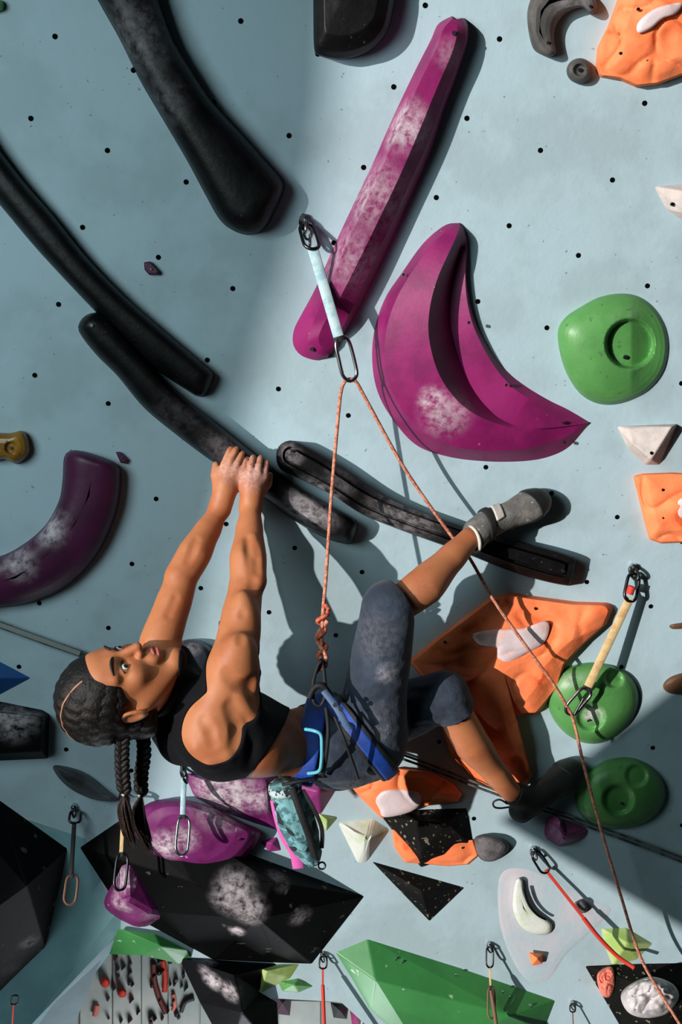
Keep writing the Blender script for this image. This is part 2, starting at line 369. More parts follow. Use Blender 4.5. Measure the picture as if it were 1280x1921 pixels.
O5 = [(870, 425, -.002), (877, 452, -.002), (877, 487, -.002), (876, 520, -.002), (882, 558, -.002), (893, 600, -.002), (912, 640, -.002), (936, 677, -.002), (960, 703, -.002), (985, 722, -.002), (1010, 738, -.002), (1035, 752, -.002), (1060, 764, -.002), (1080, 775, -.002), (1095, 784, -.002), (1107, 792, -.002)]
cres = loft('crescent_hold', [[(x, y, -.002) for x, y in O], O1, O2, O3, O4, O5], M['pur'], n=110, smooth=30)
for q in ((757, 515, .062), (785, 560, .08), (880, 605, .058), (950, 722, .05), (1058, 793, .045), (1060, 830, .04)): bolt(cres, *q, .0045)
tag(cres, 'large purple crescent hold with a deep inner lip in the middle of the wall', 'climbing hold')
# small purple screw-ons
for (pts, lb) in (([(270, 492), (281, 490), (300, 510), (298, 516), (280, 516), (271, 506)], 'tiny purple chip hold right of the left black bar'), ([(217, 848), (224, 847), (240, 862), (236, 870), (226, 868)], 'tiny purple chip hold beside the dark purple banana hold')):
    h = dome('chip_hold', pts, .02, M['purd'], FLAT, n=36, nr=6, lin_=True); bolt(h, sum(p[0] for p in pts)/6 if len(pts) == 6 else 229, sum(p[1] for p in pts)/len(pts), .02, .003)
    tag(h, lb, 'climbing hold', 'purple chip holds')
h = dome('banana_hold', [(120, 858), (133, 845), (160, 847), (200, 860), (222, 872), (228, 890), (226, 930), (215, 975), (190, 1030), (155, 1075), (110, 1110), (50, 1133), (0, 1140), (-60, 1140), (-60, 1050), (0, 1043), (45, 1020), (85, 985), (110, 940), (117, 900)], .085, M['purd'], TUBE, spine=[(172, 875), (168, 930), (140, 985), (90, 1040), (30, 1085), (-40, 1098)], n=110)
tag(h, 'dark purple banana-shaped hold at the left edge', 'climbing hold')
M['ochre'] = mat('ochre_resin', (150, 112, 38), .35, .2, 50, col2=(120, 84, 26), cscale=12)
h = dome('knob_hold', [(-40, 818), (-10, 812), (20, 812), (42, 808), (52, 820), (56, 845), (48, 860), (30, 870), (8, 862), (-20, 866), (-40, 850)], .055, M['ochre'], ROUND, center=(12, 840), n=60, disp=ring_recess(20, 840, 9, .012))
bolt(h, 20, 840, .044, .005); tag(h, 'ochre knob hold at the left edge', 'climbing hold')
# green rounds
GRN = (84, 146, 78)
M['grn'] = mat('green_resin', GRN, .45, .15, 45, col2=(78, 136, 72), cscale=12, specks=[((70, 120, 66), 60, .68)], chalk=chk((1165, 580, .1, .06, .4), (1210, 580, .08, .06, .3), (1115, 1345, .06, .042, 1.7), (1150, 1268, .08, .035, .9), (1065, 1275, .07, .05, .7), (1090, 1270, .08, .06, .3), (1160, 1470, .1, .04, .25), (1095, 1530, .03, .03, .6), (1160, 1500, .1, .025, .5)))  # chalk spots; the lowest one paints a sunlit highlight on the bottom hold
h = dome('round_hold', [(1046, 625), (1060, 596), (1090, 575), (1125, 557), (1165, 550), (1200, 556), (1230, 578), (1250, 612), (1256, 655), (1245, 700), (1215, 735), (1175, 755), (1135, 760), (1100, 748), (1075, 722), (1055, 680)], .07, M['grn'], DOME, center=(1140, 650), n=128, nr=40, disp=lambda x, y, t: ring_recess(1182, 645, 42, .03, .16)(x, y, t)-max(0, (x-1185))*.0006*min(1, t*3))
bolt(h, 1173, 670, .042, .006); tag(h, 'large green round hold with a scooped pocket on the right side', 'climbing hold', 'green round holds')
h = dome('round_hold', [(1113+86*math.cos(a)-6*math.sin(2*a), 1319+77*math.sin(a)) for a in [k*math.pi/10 for k in range(20)]], .07, M['grn'], DOME, n=110, nr=30, disp=lambda x, y, t: ring_recess(1108, 1345, 20, .02, .5)(x, y, t)+ring_recess(1152, 1272, 14, .015, .5)(x, y, t))
bolt(h, 1104, 1352, .05, .004); tag(h, 'chalky green round hold behind the right sling', 'climbing hold', 'green round holds')
h = dome('round_hold', [(1165+86*math.cos(a)+4*math.sin(2*a), 1488+68*math.sin(a)-5*math.cos(a)) for a in [k*math.pi/10 for k in range(20)]], .075, M['grn'], DOME, n=110, nr=30, wf=WR, disp=lambda x, y, t: ring_recess(1160, 1500, 22, .02, .5)(x, y, t)+ring_recess(1195, 1455, 16, .012, .5)(x, y, t))
bolt(h, 1166, 1507, .058, .004, wf=WR); tag(h, 'shaded dark green round hold behind the lower foot', 'climbing hold', 'green round holds')
# beige, faint
M['beige'] = mat('beige_resin', (196, 186, 182), .8, .4, 60, col2=(178, 170, 166), cscale=25)
h = poly('wedge_hold', [(1158, 800, 0), (1272, 795, 0), (1238, 872, 0), (1212, 872, 0), (1180, 845, 0), (1262, 800, .05), (1222, 862, .05), (1185, 830, .03), (1180, 806, .02)], [(0, 4, 7, 8), (8, 7, 6, 5), (0, 8, 5, 1), (1, 5, 6, 2), (2, 6, 3), (3, 6, 7, 4)], M['beige'], bevel=.004)
bolt(h, 1223, 850, .048, .005, m='darksteel'); tag(h, 'beige wedge hold under the big green round hold', 'climbing hold', 'beige wedge holds')
h = poly('wedge_hold', [(1228, 350, 0), (1300, 344, 0), (1330, 400, 0), (1290, 420, 0), (1250, 392, 0), (1290, 360, .04), (1290, 400, .04)], [(0, 4, 6, 5), (0, 5, 1), (1, 5, 6, 2), (2, 6, 3), (3, 6, 4)], M['beige'], bevel=.004)
bolt(h, 1262, 383, .025, .005, m='darksteel'); tag(h, 'beige wedge hold cut by the right edge', 'climbing hold', 'beige wedge holds')
# orange rocks
ORG = (255, 138, 86)
M['org'] = mat('orange_resin', ORG, .75, .5, 30, col2=(246, 120, 66), cscale=9, specks=[((230, 98, 48), 18, .68)])
M['whitep'] = mat('worn_white_patch', (214, 200, 204), .5, .3, 40, col2=(225, 170, 150), cscale=12, cw_=(.5, .75))
def rockd(seed, amp=.02, sc=75.):
    def f(x, y, t):
        v = noise.noise(Vector((x/sc, y/sc, seed)))+.5*noise.noise(Vector((x/sc*2.3, y/sc*2.3, seed+5)))
        r = abs(noise.noise(Vector((x/sc*1.1+9, y/sc*1.1, seed+2))))
        return amp*(v-.9*math.exp(-r*14))*min(1, t*6)
    return f
def rock(outline, H, label, seed, center=None, patch=None, group='orange rock-shaped holds', amp=.011, bolts=()):
    d = rockd(seed, amp)
    o = dome('rock_hold', outline, H, M['org'], [(0, 0), (.05, .5), (.35, .8), (1, 1)], center=center, n=150, nr=34, lin_=True, disp=d, smooth=180)
    for (pp, ph) in (patch or []):
        q = dome('worn_patch', pp, ph[0], M['whitep'], ROUND, n=50, nr=12, parent=o, h0=ph[1], smooth=180, disp=lambda x, y, t: d(x, y, 1)*.5)
    for b in bolts: bolt(o, b[0], b[1], b[2], .004, m='darksteel')
    tag(o, label, 'climbing hold', group); return o
rock([(1165, -60), (1158, 0), (1140, 50), (1120, 90), (1117, 125), (1124, 145), (1160, 150), (1195, 165), (1235, 160), (1280, 143), (1350, 120), (1380, -60)], .07, 'orange rock hold with a worn slot in the top right corner', 3.1, patch=[([(1198, 62), (1196, 45), (1215, 25), (1240, 12), (1280, 5), (1270, 25), (1245, 35), (1220, 55)], (.012, .067))], bolts=((1165, 100, .05), (1215, 115, .05), (1198, 17, .06)))
rock([(1188, 893), (1205, 888), (1260, 886), (1340, 890), (1360, 1000), (1290, 1018), (1240, 1020), (1218, 1012), (1208, 975), (1197, 930)], .06, 'orange rock hold at the right edge above the right sling', 8.3, patch=[([(1270, 940), (1300, 930), (1320, 960), (1290, 975), (1270, 965)], (.012, .05))], bolts=((1244, 919, .05), (1245, 971, .05)))
rock([(765, 1240), (820, 1195), (880, 1150), (920, 1120), (960, 1111), (1000, 1117), (1080, 1128), (1145, 1130), (1153, 1140), (1140, 1170), (1100, 1205), (1062, 1245), (1050, 1290), (1010, 1340), (945, 1345), (975, 1400), (1000, 1455), (985, 1480), (955, 1500), (890, 1465), (845, 1420), (820, 1340), (790, 1270)], .08, 'large orange rock hold behind the climber\'s bent lower leg', 5.7, center=(945, 1260),
     patch=[([(888, 1190), (930, 1180), (980, 1178), (1020, 1165), (1032, 1175), (1022, 1205), (990, 1225), (950, 1245), (932, 1232), (930, 1215), (900, 1210)], (.014, .066))], bolts=((1005, 1142, .05), (1092, 1163, .04), (1031, 1230, .05), (835, 1205, .05), (900, 1400, .05)))
rock([(655, 1475), (690, 1455), (740, 1440), (810, 1447), (850, 1470), (868, 1490), (860, 1505), (780, 1515), (770, 1525), (715, 1535), (690, 1510)], .06, 'orange rock hold just below the climber\'s harness', 11.2, patch=[([(705, 1500), (722, 1482), (760, 1480), (788, 1486), (788, 1510), (765, 1525), (722, 1533), (712, 1518)], (.015, .045))])
rock([(735, 1555), (790, 1580), (890, 1575), (900, 1605), (880, 1622), (840, 1625), (760, 1618), (740, 1590)], .03, 'orange rock hold mostly hidden under the speckled black block', 14.9, amp=.006)
# small ones near the lower right
M['pink'] = mat('plum_resin', (150, 84, 132), .5, .2, 40, col2=(112, 40, 92), cscale=10)
h = poly('wedge_hold', [(1025, 1535, 0), (1050, 1520, 0), (1108, 1558, 0), (1095, 1575, 0), (1050, 1590, 0), (1020, 1570, 0), (1050, 1540, .07), (1058, 1575, .06)], [(0, 6, 1), (1, 6, 7, 2), (2, 7, 3), (3, 7, 4), (4, 7, 6, 5), (5, 6, 0)], M['pink'], wf=WR, bevel=.012)
tag(h, 'small plum wedge hold under the lower climbing shoe', 'climbing hold')
M['greyr'] = mat('grey_rough', (105, 103, 105), .8, .6, 40, col2=(70, 70, 72), cscale=30)
h = dome('knob_hold', [(890, 1575), (905, 1566), (935, 1570), (955, 1585), (948, 1602), (925, 1616), (900, 1610)], .05, M['greyr'], ROUND, n=50)
tag(h, 'small rough grey knob hold right of the speckled black block', 'climbing hold')
M['spk'] = mat('speckled_black', (17, 18, 18), .65, .4, 40, spec=.08, col2=(24, 24, 22), cscale=12, specks=[((120, 114, 98), 62, .655)])
h = poly('block_hold', [(718, 1535, 0), (750, 1520, 0), (876, 1516, 0), (890, 1590, 0), (862, 1605, 0), (790, 1627, 0), (780, 1540, .07), (840, 1545, .07), (790, 1600, .06)], [(0, 6, 8), (0, 1, 6), (1, 2, 7, 6), (2, 3, 7), (3, 4, 7), (4, 8, 7), (6, 7, 8), (4, 5, 8), (5, 0, 8)], M['spk'], bevel=.004)
tag(h, 'speckled black block volume below the harness', 'volume', 'speckled black volumes')
for q in ((785, 1525), (868, 1590), (845, 1530), (740, 1545)): bolt(h, q[0], q[1], .02, .004)
h = poly('triangle_volume', [(698, 1616, 0), (872, 1665, 0), (806, 1728, 0), (790, 1670, .06)], [(0, 1, 3), (1, 2, 3), (2, 0, 3)], M['spk'], bevel=.003)
tag(h, 'speckled black triangular volume pointing down', 'volume', 'speckled black volumes')
M['pgrn'] = mat('pale_green', (178, 196, 160), .7, .3, 40, col2=(205, 212, 205), cscale=14, cw_=(.35, .55))
M['lime'] = mat('lime_green', (150, 180, 96), .6, .3, 40, col2=(180, 200, 140), cscale=12)
h = poly('wedge_hold', [(634, 1543, 0), (700, 1536, 0), (732, 1556, 0), (688, 1618, 0), (672, 1620, 0), (690, 1575, .06), (665, 1560, .05)], [(0, 1, 5, 6), (1, 2, 5), (2, 3, 5), (3, 4, 5), (4, 0, 6, 5)], M['pgrn'], bevel=.008)
tag(h, 'pale green and white wedge hold right of the chalk bag', 'climbing hold')
h = poly('triangle_hold', [(598, 1526, 0), (634, 1534, 0), (612, 1560, 0), (613, 1538, .03)], [(0, 1, 3), (1, 2, 3), (2, 0, 3)], M['lime'], bevel=.003)
tag(h, 'small lime triangle hold touching the chalk bag', 'climbing hold')
# behind the head and at the left
M['navy'] = mat('dark_navy_resin', (38, 44, 52), .35, .2, 40, chalk=chk((332, 1228, .05, .02, .6), (345, 1245, .05, .02, .5), (365, 1215, .06, .03, .25)))
h = dome('dome_hold', [(320, 1240), (325, 1215), (345, 1201), (370, 1200), (398, 1215), (405, 1240), (395, 1262), (350, 1270), (328, 1262)], .07, M['navy'], ROUND, n=60)
tag(h, 'dark dome hold seen between the climber\'s arms', 'climbing hold')
M['blue'] = mat('blue_paint', (20, 72, 128), .5, .2)
h = poly('triangle_volume', [(-60, 1210, 0), (58, 1272, 0), (-60, 1335, 0), (-40, 1272, .05)], [(0, 1, 3), (1, 2, 3), (2, 0, 3)], M['blue'], bevel=.003)
tag(h, 'blue triangular volume at the left edge', 'volume')
M['blkv'] = mat('black_volume_paint', (7, 8, 9), .6, .2, 30, spec=.08, chalk=chk((20, 1345, .08, .1, .55), (60, 1350, .06, .05, .3)))
h = poly('block_volume', [(-70, 1310, 0), (0, 1316, 0), (80, 1332, 0), (93, 1340, 0), (90, 1423, 0), (-70, 1430, 0), (-50, 1335, .08), (78, 1345, .08), (76, 1410, .08), (-50, 1415, .08)], [(0, 1, 2, 7, 6), (2, 3, 7), (3, 4, 8, 7), (4, 5, 9, 8), (6, 7, 8, 9), (5, 0, 6, 9)], M['blkv'], bevel=.004)
tag(h, 'black box volume with chalk smears below the blue triangle', 'volume', 'black volumes')
M['lens'] = mat('grey_lens', (70, 74, 80), .45, .2, 40, col2=(40, 42, 46), cscale=10)
h = dome('lens_hold', [(99, 1437), (125, 1438), (160, 1450), (195, 1478), (221, 1501), (180, 1501), (140, 1485), (112, 1462)], .06, M['lens'], [(0, 0), (.05, .3), (.4, .75), (1, 1)], spine=[(125, 1450), (160, 1470), (190, 1490)], n=60)
tag(h, 'dark grey leaf-shaped hold left of the braids', 'climbing hold')
M['brown'] = mat('brown_resin', (96, 66, 44), .5, .3)
for pts, lb in (([(1244, 1285), (1262, 1268), (1300, 1262), (1320, 1290), (1290, 1302), (1255, 1300)], 'brown hold cut by the right edge'), ([(1258, 1172), (1290, 1168), (1290, 1178), (1262, 1180)], 'tiny brown chip at the right edge')):
    h = dome('brown_hold', pts, .03, M['brown'], ROUND, n=40, nr=8); tag(h, lb, 'climbing hold')
h = dome('green_hold', [(-30, 0), (0, 0), (7, 8), (4, 20), (-20, 24)], .03, M['grn'], ROUND, n=30, nr=8); tag(h, 'sliver of a green hold in the top left corner', 'climbing hold')
# volumes and holds below
M['blkw'] = mat('black_volume_scuffed', (7, 8, 9), .6, .25, 30, spec=.06, specks=[((60, 62, 64), 30, .7)], chalk=chk((440, 1670, .1, .09, .8), (470, 1700, .12, .07, .8), (445, 1745, .1, .035, 1.0), (560, 1715, .08, .05, .35), (520, 1650, .08, .05, .3), (60, 1780, .1, .05, .7), (30, 1840, .1, .06, .3)))
h = poly('angular_volume', [(-200, 1380, 0), (0, 1502, 0), (126, 1592, 0), (90, 1795, 0), (0, 1905, 0), (-200, 2100, 0), (50, 1660, .2), (-60, 1740, .25)], [(0, 1, 6, 7), (1, 2, 6), (2, 3, 6), (3, 4, 7, 6), (4, 5, 7), (5, 0, 7)], M['blkw'], bevel=.004)
tag(h, 'big black angular volume in the lower left corner', 'volume', 'black volumes')
h = poly('angular_volume', [(150, 1590, 0), (222, 1541, 0), (300, 1520, 0), (470, 1603, 0), (684, 1681, 0), (585, 1808, 0), (520, 1806, 0), (400, 1800, 0), (225, 1705, 0), (360, 1655, .12), (487, 1725, .16), (513, 1655, .12)],
         [(0, 1, 9), (1, 2, 9), (2, 3, 11, 9), (3, 4, 11), (4, 5, 10, 11), (9, 11, 10), (5, 6, 10), (6, 7, 8, 9, 10), (8, 0, 9)], M['blkw'], bevel=.004)
tag(h, 'large black diamond volume with chalk scuffs below the purple holds', 'volume', 'black volumes')
PL = mat('purple_chalked', (112, 34, 98), .55, .25, 40, spec=.3, col2=(92, 22, 80), cscale=12, specks=[((190, 130, 185), 34, .7)], chalk=chk((310, 1590, .1, .07, .9), (345, 1575, .1, .06, .7), (420, 1490, .05, .13, 1.0), (480, 1500, .05, .07, .8), (225, 1650, .06, .06, .7), (235, 1690, .05, .05, .8), (225, 1690, .05, .05, .6)))
h = dome('round_hold', [(250, 1560), (256, 1525), (290, 1502), (345, 1500), (400, 1515), (450, 1540), (490, 1562), (470, 1600), (430, 1632), (385, 1645), (330, 1632), (285, 1610)], .1, PL, ROUND, n=90)
tag(h, 'speckled purple round hold behind the braid ends', 'climbing hold', 'purple holds under the climber')
for q in ((325, 1530), (330, 1535), (400, 1560), (385, 1610), (450, 1575)): bolt(h, q[0], q[1], .09, .004)
h = poly('sloper_hold', [(345, 1450, 0), (430, 1455, 0), (520, 1450, 0), (530, 1560, 0), (480, 1545, 0), (410, 1520, 0), (365, 1495, 0), (380, 1462, .05), (500, 1462, .05), (505, 1520, .05), (430, 1505, .05), (385, 1485, .05), (515, 1550, .02)], [(0, 7, 11, 6), (0, 1, 8, 7), (1, 2, 8), (7, 8, 9, 10, 11), (6, 11, 10, 5), (5, 10, 9, 12, 4), (2, 3, 12, 9, 8), (3, 4, 12)], PL, bevel=.01)
tag(h, 'chalk-whitened purple sloper hold under the climber\'s back', 'climbing hold', 'purple holds under the climber')
PU2 = mat('purple_pale', (138, 50, 116), .45, .2)
h = poly('wedge_hold', [(545, 1470, 0), (600, 1458, 0), (632, 1480, 0), (602, 1528, 0), (560, 1520, 0), (598, 1485, .05)], [(0, 1, 5), (1, 2, 5), (2, 3, 5), (3, 4, 5), (4, 0, 5)], PU2, bevel=.005)
tag(h, 'purple wedge hold between the chalk bag and the harness', 'climbing hold', 'purple holds under the climber')
bolt(h, 610, 1480, .035, .003)
h = poly('cup_hold', [(215, 1600, 0), (250, 1592, 0), (270, 1605, 0), (320, 1670, 0), (332, 1725, 0), (300, 1730, 0), (260, 1742, 0), (205, 1715, 0), (190, 1695, 0), (205, 1670, 0), (245, 1625, .07), (232, 1690, .1), (275, 1715, .08)],
         [(0, 1, 10), (1, 2, 10), (2, 3, 12, 11, 10), (3, 4, 12), (4, 5, 6, 12), (6, 7, 11, 12), (7, 8, 11), (8, 9, 11), (9, 0, 10, 11)], PL, bevel=.02)
tag(h, 'purple cup-shaped hold hanging over the black diamond volume', 'climbing hold', 'purple holds under the climber')
h = poly('wedge_hold', [(488, 1578, 0), (520, 1570, 0), (528, 1595, 0), (505, 1598, 0), (510, 1583, .02)], [(0, 1, 4), (1, 2, 4), (2, 3, 4), (3, 0, 4)], PU2, bevel=.003)
tag(h, 'tiny purple chip left of the chalk bag', 'climbing hold')
M['gvol'] = mat('green_volume_paint', (56, 128, 66), .45, .25, 20, col2=(46, 112, 56), cscale=3, specks=[((150, 190, 150), 24, .71)])
gv = poly('angular_volume', [(630, 1787, 0), (690, 1762, 0), (860, 1815, 0), (1042, 1877, 0), (1020, 1935, 0), (960, 2010, 0), (800, 1990, 0), (695, 1895, 0), (660, 1835, 0), (705, 1840, .08), (960, 1905, .08)], [(0, 1, 9), (1, 2, 10, 9), (2, 3, 10), (3, 4, 10), (4, 5, 6, 10), (6, 7, 9, 10), (7, 8, 9), (8, 0, 9)], M['gvol'], bevel=.004)
for k in range(16):
    q = (700+k*20+random.uniform(-6, 6), 1795+k*6+random.uniform(-14, 26)); bolt(gv, q[0], q[1], .03+.0008*k, .003)
tag(gv, 'long green angular volume along the bottom edge', 'volume')
h = poly('strip_volume', [(222, 1742, .02), (290, 1752, .02), (350, 1782, .02), (358, 1800, .0), (335, 1808, 0), (270, 1792, 0), (205, 1790, -.02), (300, 1775, .05)], [(0, 1, 7), (1, 2, 7), (2, 3, 7), (3, 4, 7), (4, 5, 7), (5, 6, 0, 7)], M['gvol'], bevel=.003)
tag(h, 'green strip volume below the purple cup hold', 'volume')
h = poly('wedge_volume', [(478, 1812, .0), (562, 1808, .0), (545, 1835, 0), (490, 1862, 0), (500, 1822, .05)], [(0, 1, 4), (1, 2, 4), (2, 3, 4), (3, 0, 4)], M['lime'], bevel=.003)
tag(h, 'lime wedge volume under the black diamond volume', 'volume')
h = poly('wedge_volume', [(522, 1842, .0), (560, 1835, .0), (588, 1850, 0), (560, 1862, 0), (530, 1860, 0), (552, 1848, .03)], [(0, 1, 5), (1, 2, 5), (2, 3, 5), (3, 4, 5), (4, 0, 5)], M['grn'], bevel=.003)
tag(h, 'small green wedge volume right of the lime wedge', 'volume')
h = poly('jagged_volume', [(335, 1795, 0), (400, 1800, 0), (520, 1808, 0), (485, 1860, 0), (520, 1880, 0), (525, 1980, 0), (430, 1980, 0), (375, 1880, 0), (440, 1830, .1), (455, 1900, .1)], [(0, 1, 8), (1, 2, 8), (2, 3, 8), (3, 4, 9, 8), (4, 5, 9), (5, 6, 9), (6, 7, 9), (7, 0, 8, 9)], mat('black_chalk_jagged', (12, 13, 16), .5, .3, spec=.1, chalk=chk((400, 1840, .05, .05, .9), (430, 1860, .08, .05, .7), (390, 1815, .03, .04, .5))), bevel=.005)
tag(h, 'jagged black volume with chalk at the bottom edge', 'volume', 'black volumes')
# pale moon group
M['ppink'] = mat('pale_pink', (164, 184, 193), .8, .3, 40, col2=(186, 184, 192), cscale=7)
h = dome('macro_hold', [(938, 1640), (980, 1628), (1040, 1650), (1120, 1690), (1150, 1705), (1120, 1740), (1065, 1790), (1030, 1838), (990, 1842), (955, 1790), (935, 1720)], .006, M['ppink'], ROUND, n=60)
tag(h, 'very pale pink macro hold near the lower right', 'climbing hold')
h = dome('moon_hold', [(968, 1652), (980, 1650), (984, 1675), (1000, 1705), (1022, 1722), (1036, 1735), (1030, 1752), (1000, 1752), (975, 1735), (962, 1700)], .022, M['pgrn'], ROUND, spine=[(975, 1665), (982, 1705), (1015, 1740)], n=60, h0=.006)
tag(h, 'pale green moon hold on the pale pink macro', 'climbing hold')
h = tube('seam_mark', [W(984, 1668, .03), W(992, 1695, .032), W(1008, 1715, .032), W(1024, 1724, .03)], .0045, M['darksteel'], h, n=14)
h = poly('chip_hold', [(992, 1786, .02), (1018, 1790, .02), (1018, 1808, .02), (998, 1812, .02), (1008, 1798, .05)], [(0, 1, 4), (1, 2, 4), (2, 3, 4), (3, 0, 4)], M['org'], bevel=.003); tag(h, 'tiny orange chip on the pale pink macro', 'climbing hold')
h = poly('wedge_hold', [(1128, 1742, 0), (1175, 1740, 0), (1225, 1770, 0), (1195, 1800, 0), (1150, 1812, 0), (1135, 1775, 0), (1178, 1770, .05)], [(0, 1, 6), (1, 2, 6), (2, 3, 6), (3, 4, 6), (4, 5, 6), (5, 0, 6)], M['lime'], bevel=.004); tag(h, 'pale lime wedge hold behind the end of the red sling', 'climbing hold')
h = dome('knob_hold', [(1078, 1694), (1092, 1688), (1102, 1698), (1100, 1712), (1084, 1710)], .04, M['greyr'], ROUND, n=36, nr=8); tag(h, 'tiny grey-brown knob beside the red sling', 'climbing hold')
h = poly('angular_volume', [(1098, 1812, 0), (1200, 1808, 0), (1320, 1806, 0), (1340, 2010, 0), (1210, 2010, 0), (1160, 1918, 0), (1200, 1850, .06), (1290, 1850, .06), (1240, 1960, .06)], [(0, 1, 6), (1, 2, 7, 6), (2, 3, 7), (3, 4, 8, 7), (6, 7, 8), (4, 5, 8), (5, 0, 6, 8)], M['spk'], bevel=.004); tag(h, 'black angular volume in the bottom right corner', 'volume', 'black volumes')
M['stone'] = mat('stone_white', (196, 192, 194), .8, .8, 25, col2=(160, 158, 162), cscale=16)
h = dome('rock_hold', [(1165, 1870), (1180, 1848), (1220, 1832), (1262, 1845), (1275, 1870), (1255, 1900), (1215, 1910), (1180, 1900)], .1, M['stone'], ROUND, n=80, nr=24, disp=rockd(2.2, .014, 24), h0=.04, smooth=180); tag(h, 'whitish ridged rock hold on the bottom right black volume', 'climbing hold')
M['salmon'] = mat('salmon_resin', (226, 128, 108), .7, .4, col2=(205, 110, 95))
h = dome('rock_hold', [(1120, 1830), (1135, 1815), (1150, 1816), (1155, 1845), (1145, 1870), (1128, 1865)], .05, M['salmon'], ROUND, n=50, disp=rockd(4.4, .01, 12)); tag(h, 'salmon rock hold left of the whitish rock hold', 'climbing hold')
# far holds on the lower wall
M['red'] = mat('red_resin', (205, 52, 32), .6, .2); M['maroon'] = mat('maroon_resin', (96, 34, 30), .6, .2); M['dk'] = mat('dark_resin', (44, 48, 52), .6, .2)
for x, y, r, mm, nm, lb in ((197, 1843, 9.5, 'red', 'far_hold', 'red round hold on the far white wall, upper of two'), (229, 1863, 8.5, 'red', 'far_hold', 'red round hold on the far white wall, lower of two')):
    h = dome(nm, [(x+r*math.cos(a), y+r*1.05*math.sin(a)) for a in [k*math.pi/6 for k in range(12)]], .06, M[mm], ROUND, n=24, nr=6, wf=lambda px, py, h=0: fw(px, py, h+.015)); tag(h, lb, 'climbing hold', 'red holds on the far wall')
for pts, rr, mm, lb in (([(288, 1808), (290, 1840), (300, 1875), (312, 1900)], 5.5, 'maroon', 'long maroon curved hold on the far white wall'), ([(306, 1802), (310, 1830), (309, 1860)], 5, 'red', 'long red bar hold on the far white wall'), ([(325, 1865), (328, 1885), (324, 1895)], 4, 'salmon', 'small salmon streak hold on the far white wall'), ([(340, 1898), (348, 1880), (364, 1873)], 4, 'dk', 'dark hooked hold on the far white wall'), ([(182, 1885), (178, 1905)], 5, 'salmon', 'faded pink hold low on the far white wall')):
    h = tube('far_hold', [fw(x, y, .03) for x, y in pts], rr/FOC*4.6, M[mm], n=12); tag(h, lb, 'climbing hold')
random.seed(3)
for k in range(46):
    x, y = random.uniform(195, 350), random.uniform(1798, 1921); r = random.uniform(2, 4.5)
    a0 = random.uniform(0, 3)
    h = dome('foothold', [(x+r*math.cos(a+a0)*(1+.5*math.cos(a)), y+r*1.3*math.sin(a)) for a in [q*math.pi/4 for q in range(8)]], .04, M[random.choice(['dk', 'dk', 'greyr', 'maroon'])], ROUND, n=12, nr=3, wf=lambda px, py, h=0: fw(px, py, h+.015), parent=low)
for x0, x1, y0, y1, mm, lb in ((505, 640, 1868, 1880, 'dk', 'dark strip volume on the far wall above the bottom edge'), (512, 548, 1860, 1905, 'purd', 'purple far volume beside the jagged black volume'), (655, 680, 1878, 1930, 'pur', 'purple far volume left of the green volume'), (620, 655, 1880, 1912, 'dk', 'dark far volume behind the green volume')):
    h = poly('far_volume', [(x0, y0, .12), (x1, y0+4, .12), (x1-4, y1, .12), (x0+6, y1-3, .12), ((x0+x1)/2, (y0+y1)/2, .25)], [(0, 1, 4), (1, 2, 4), (2, 3, 4), (3, 0, 4)], M[mm], wf=fw, bevel=0); tag(h, lb, 'volume')
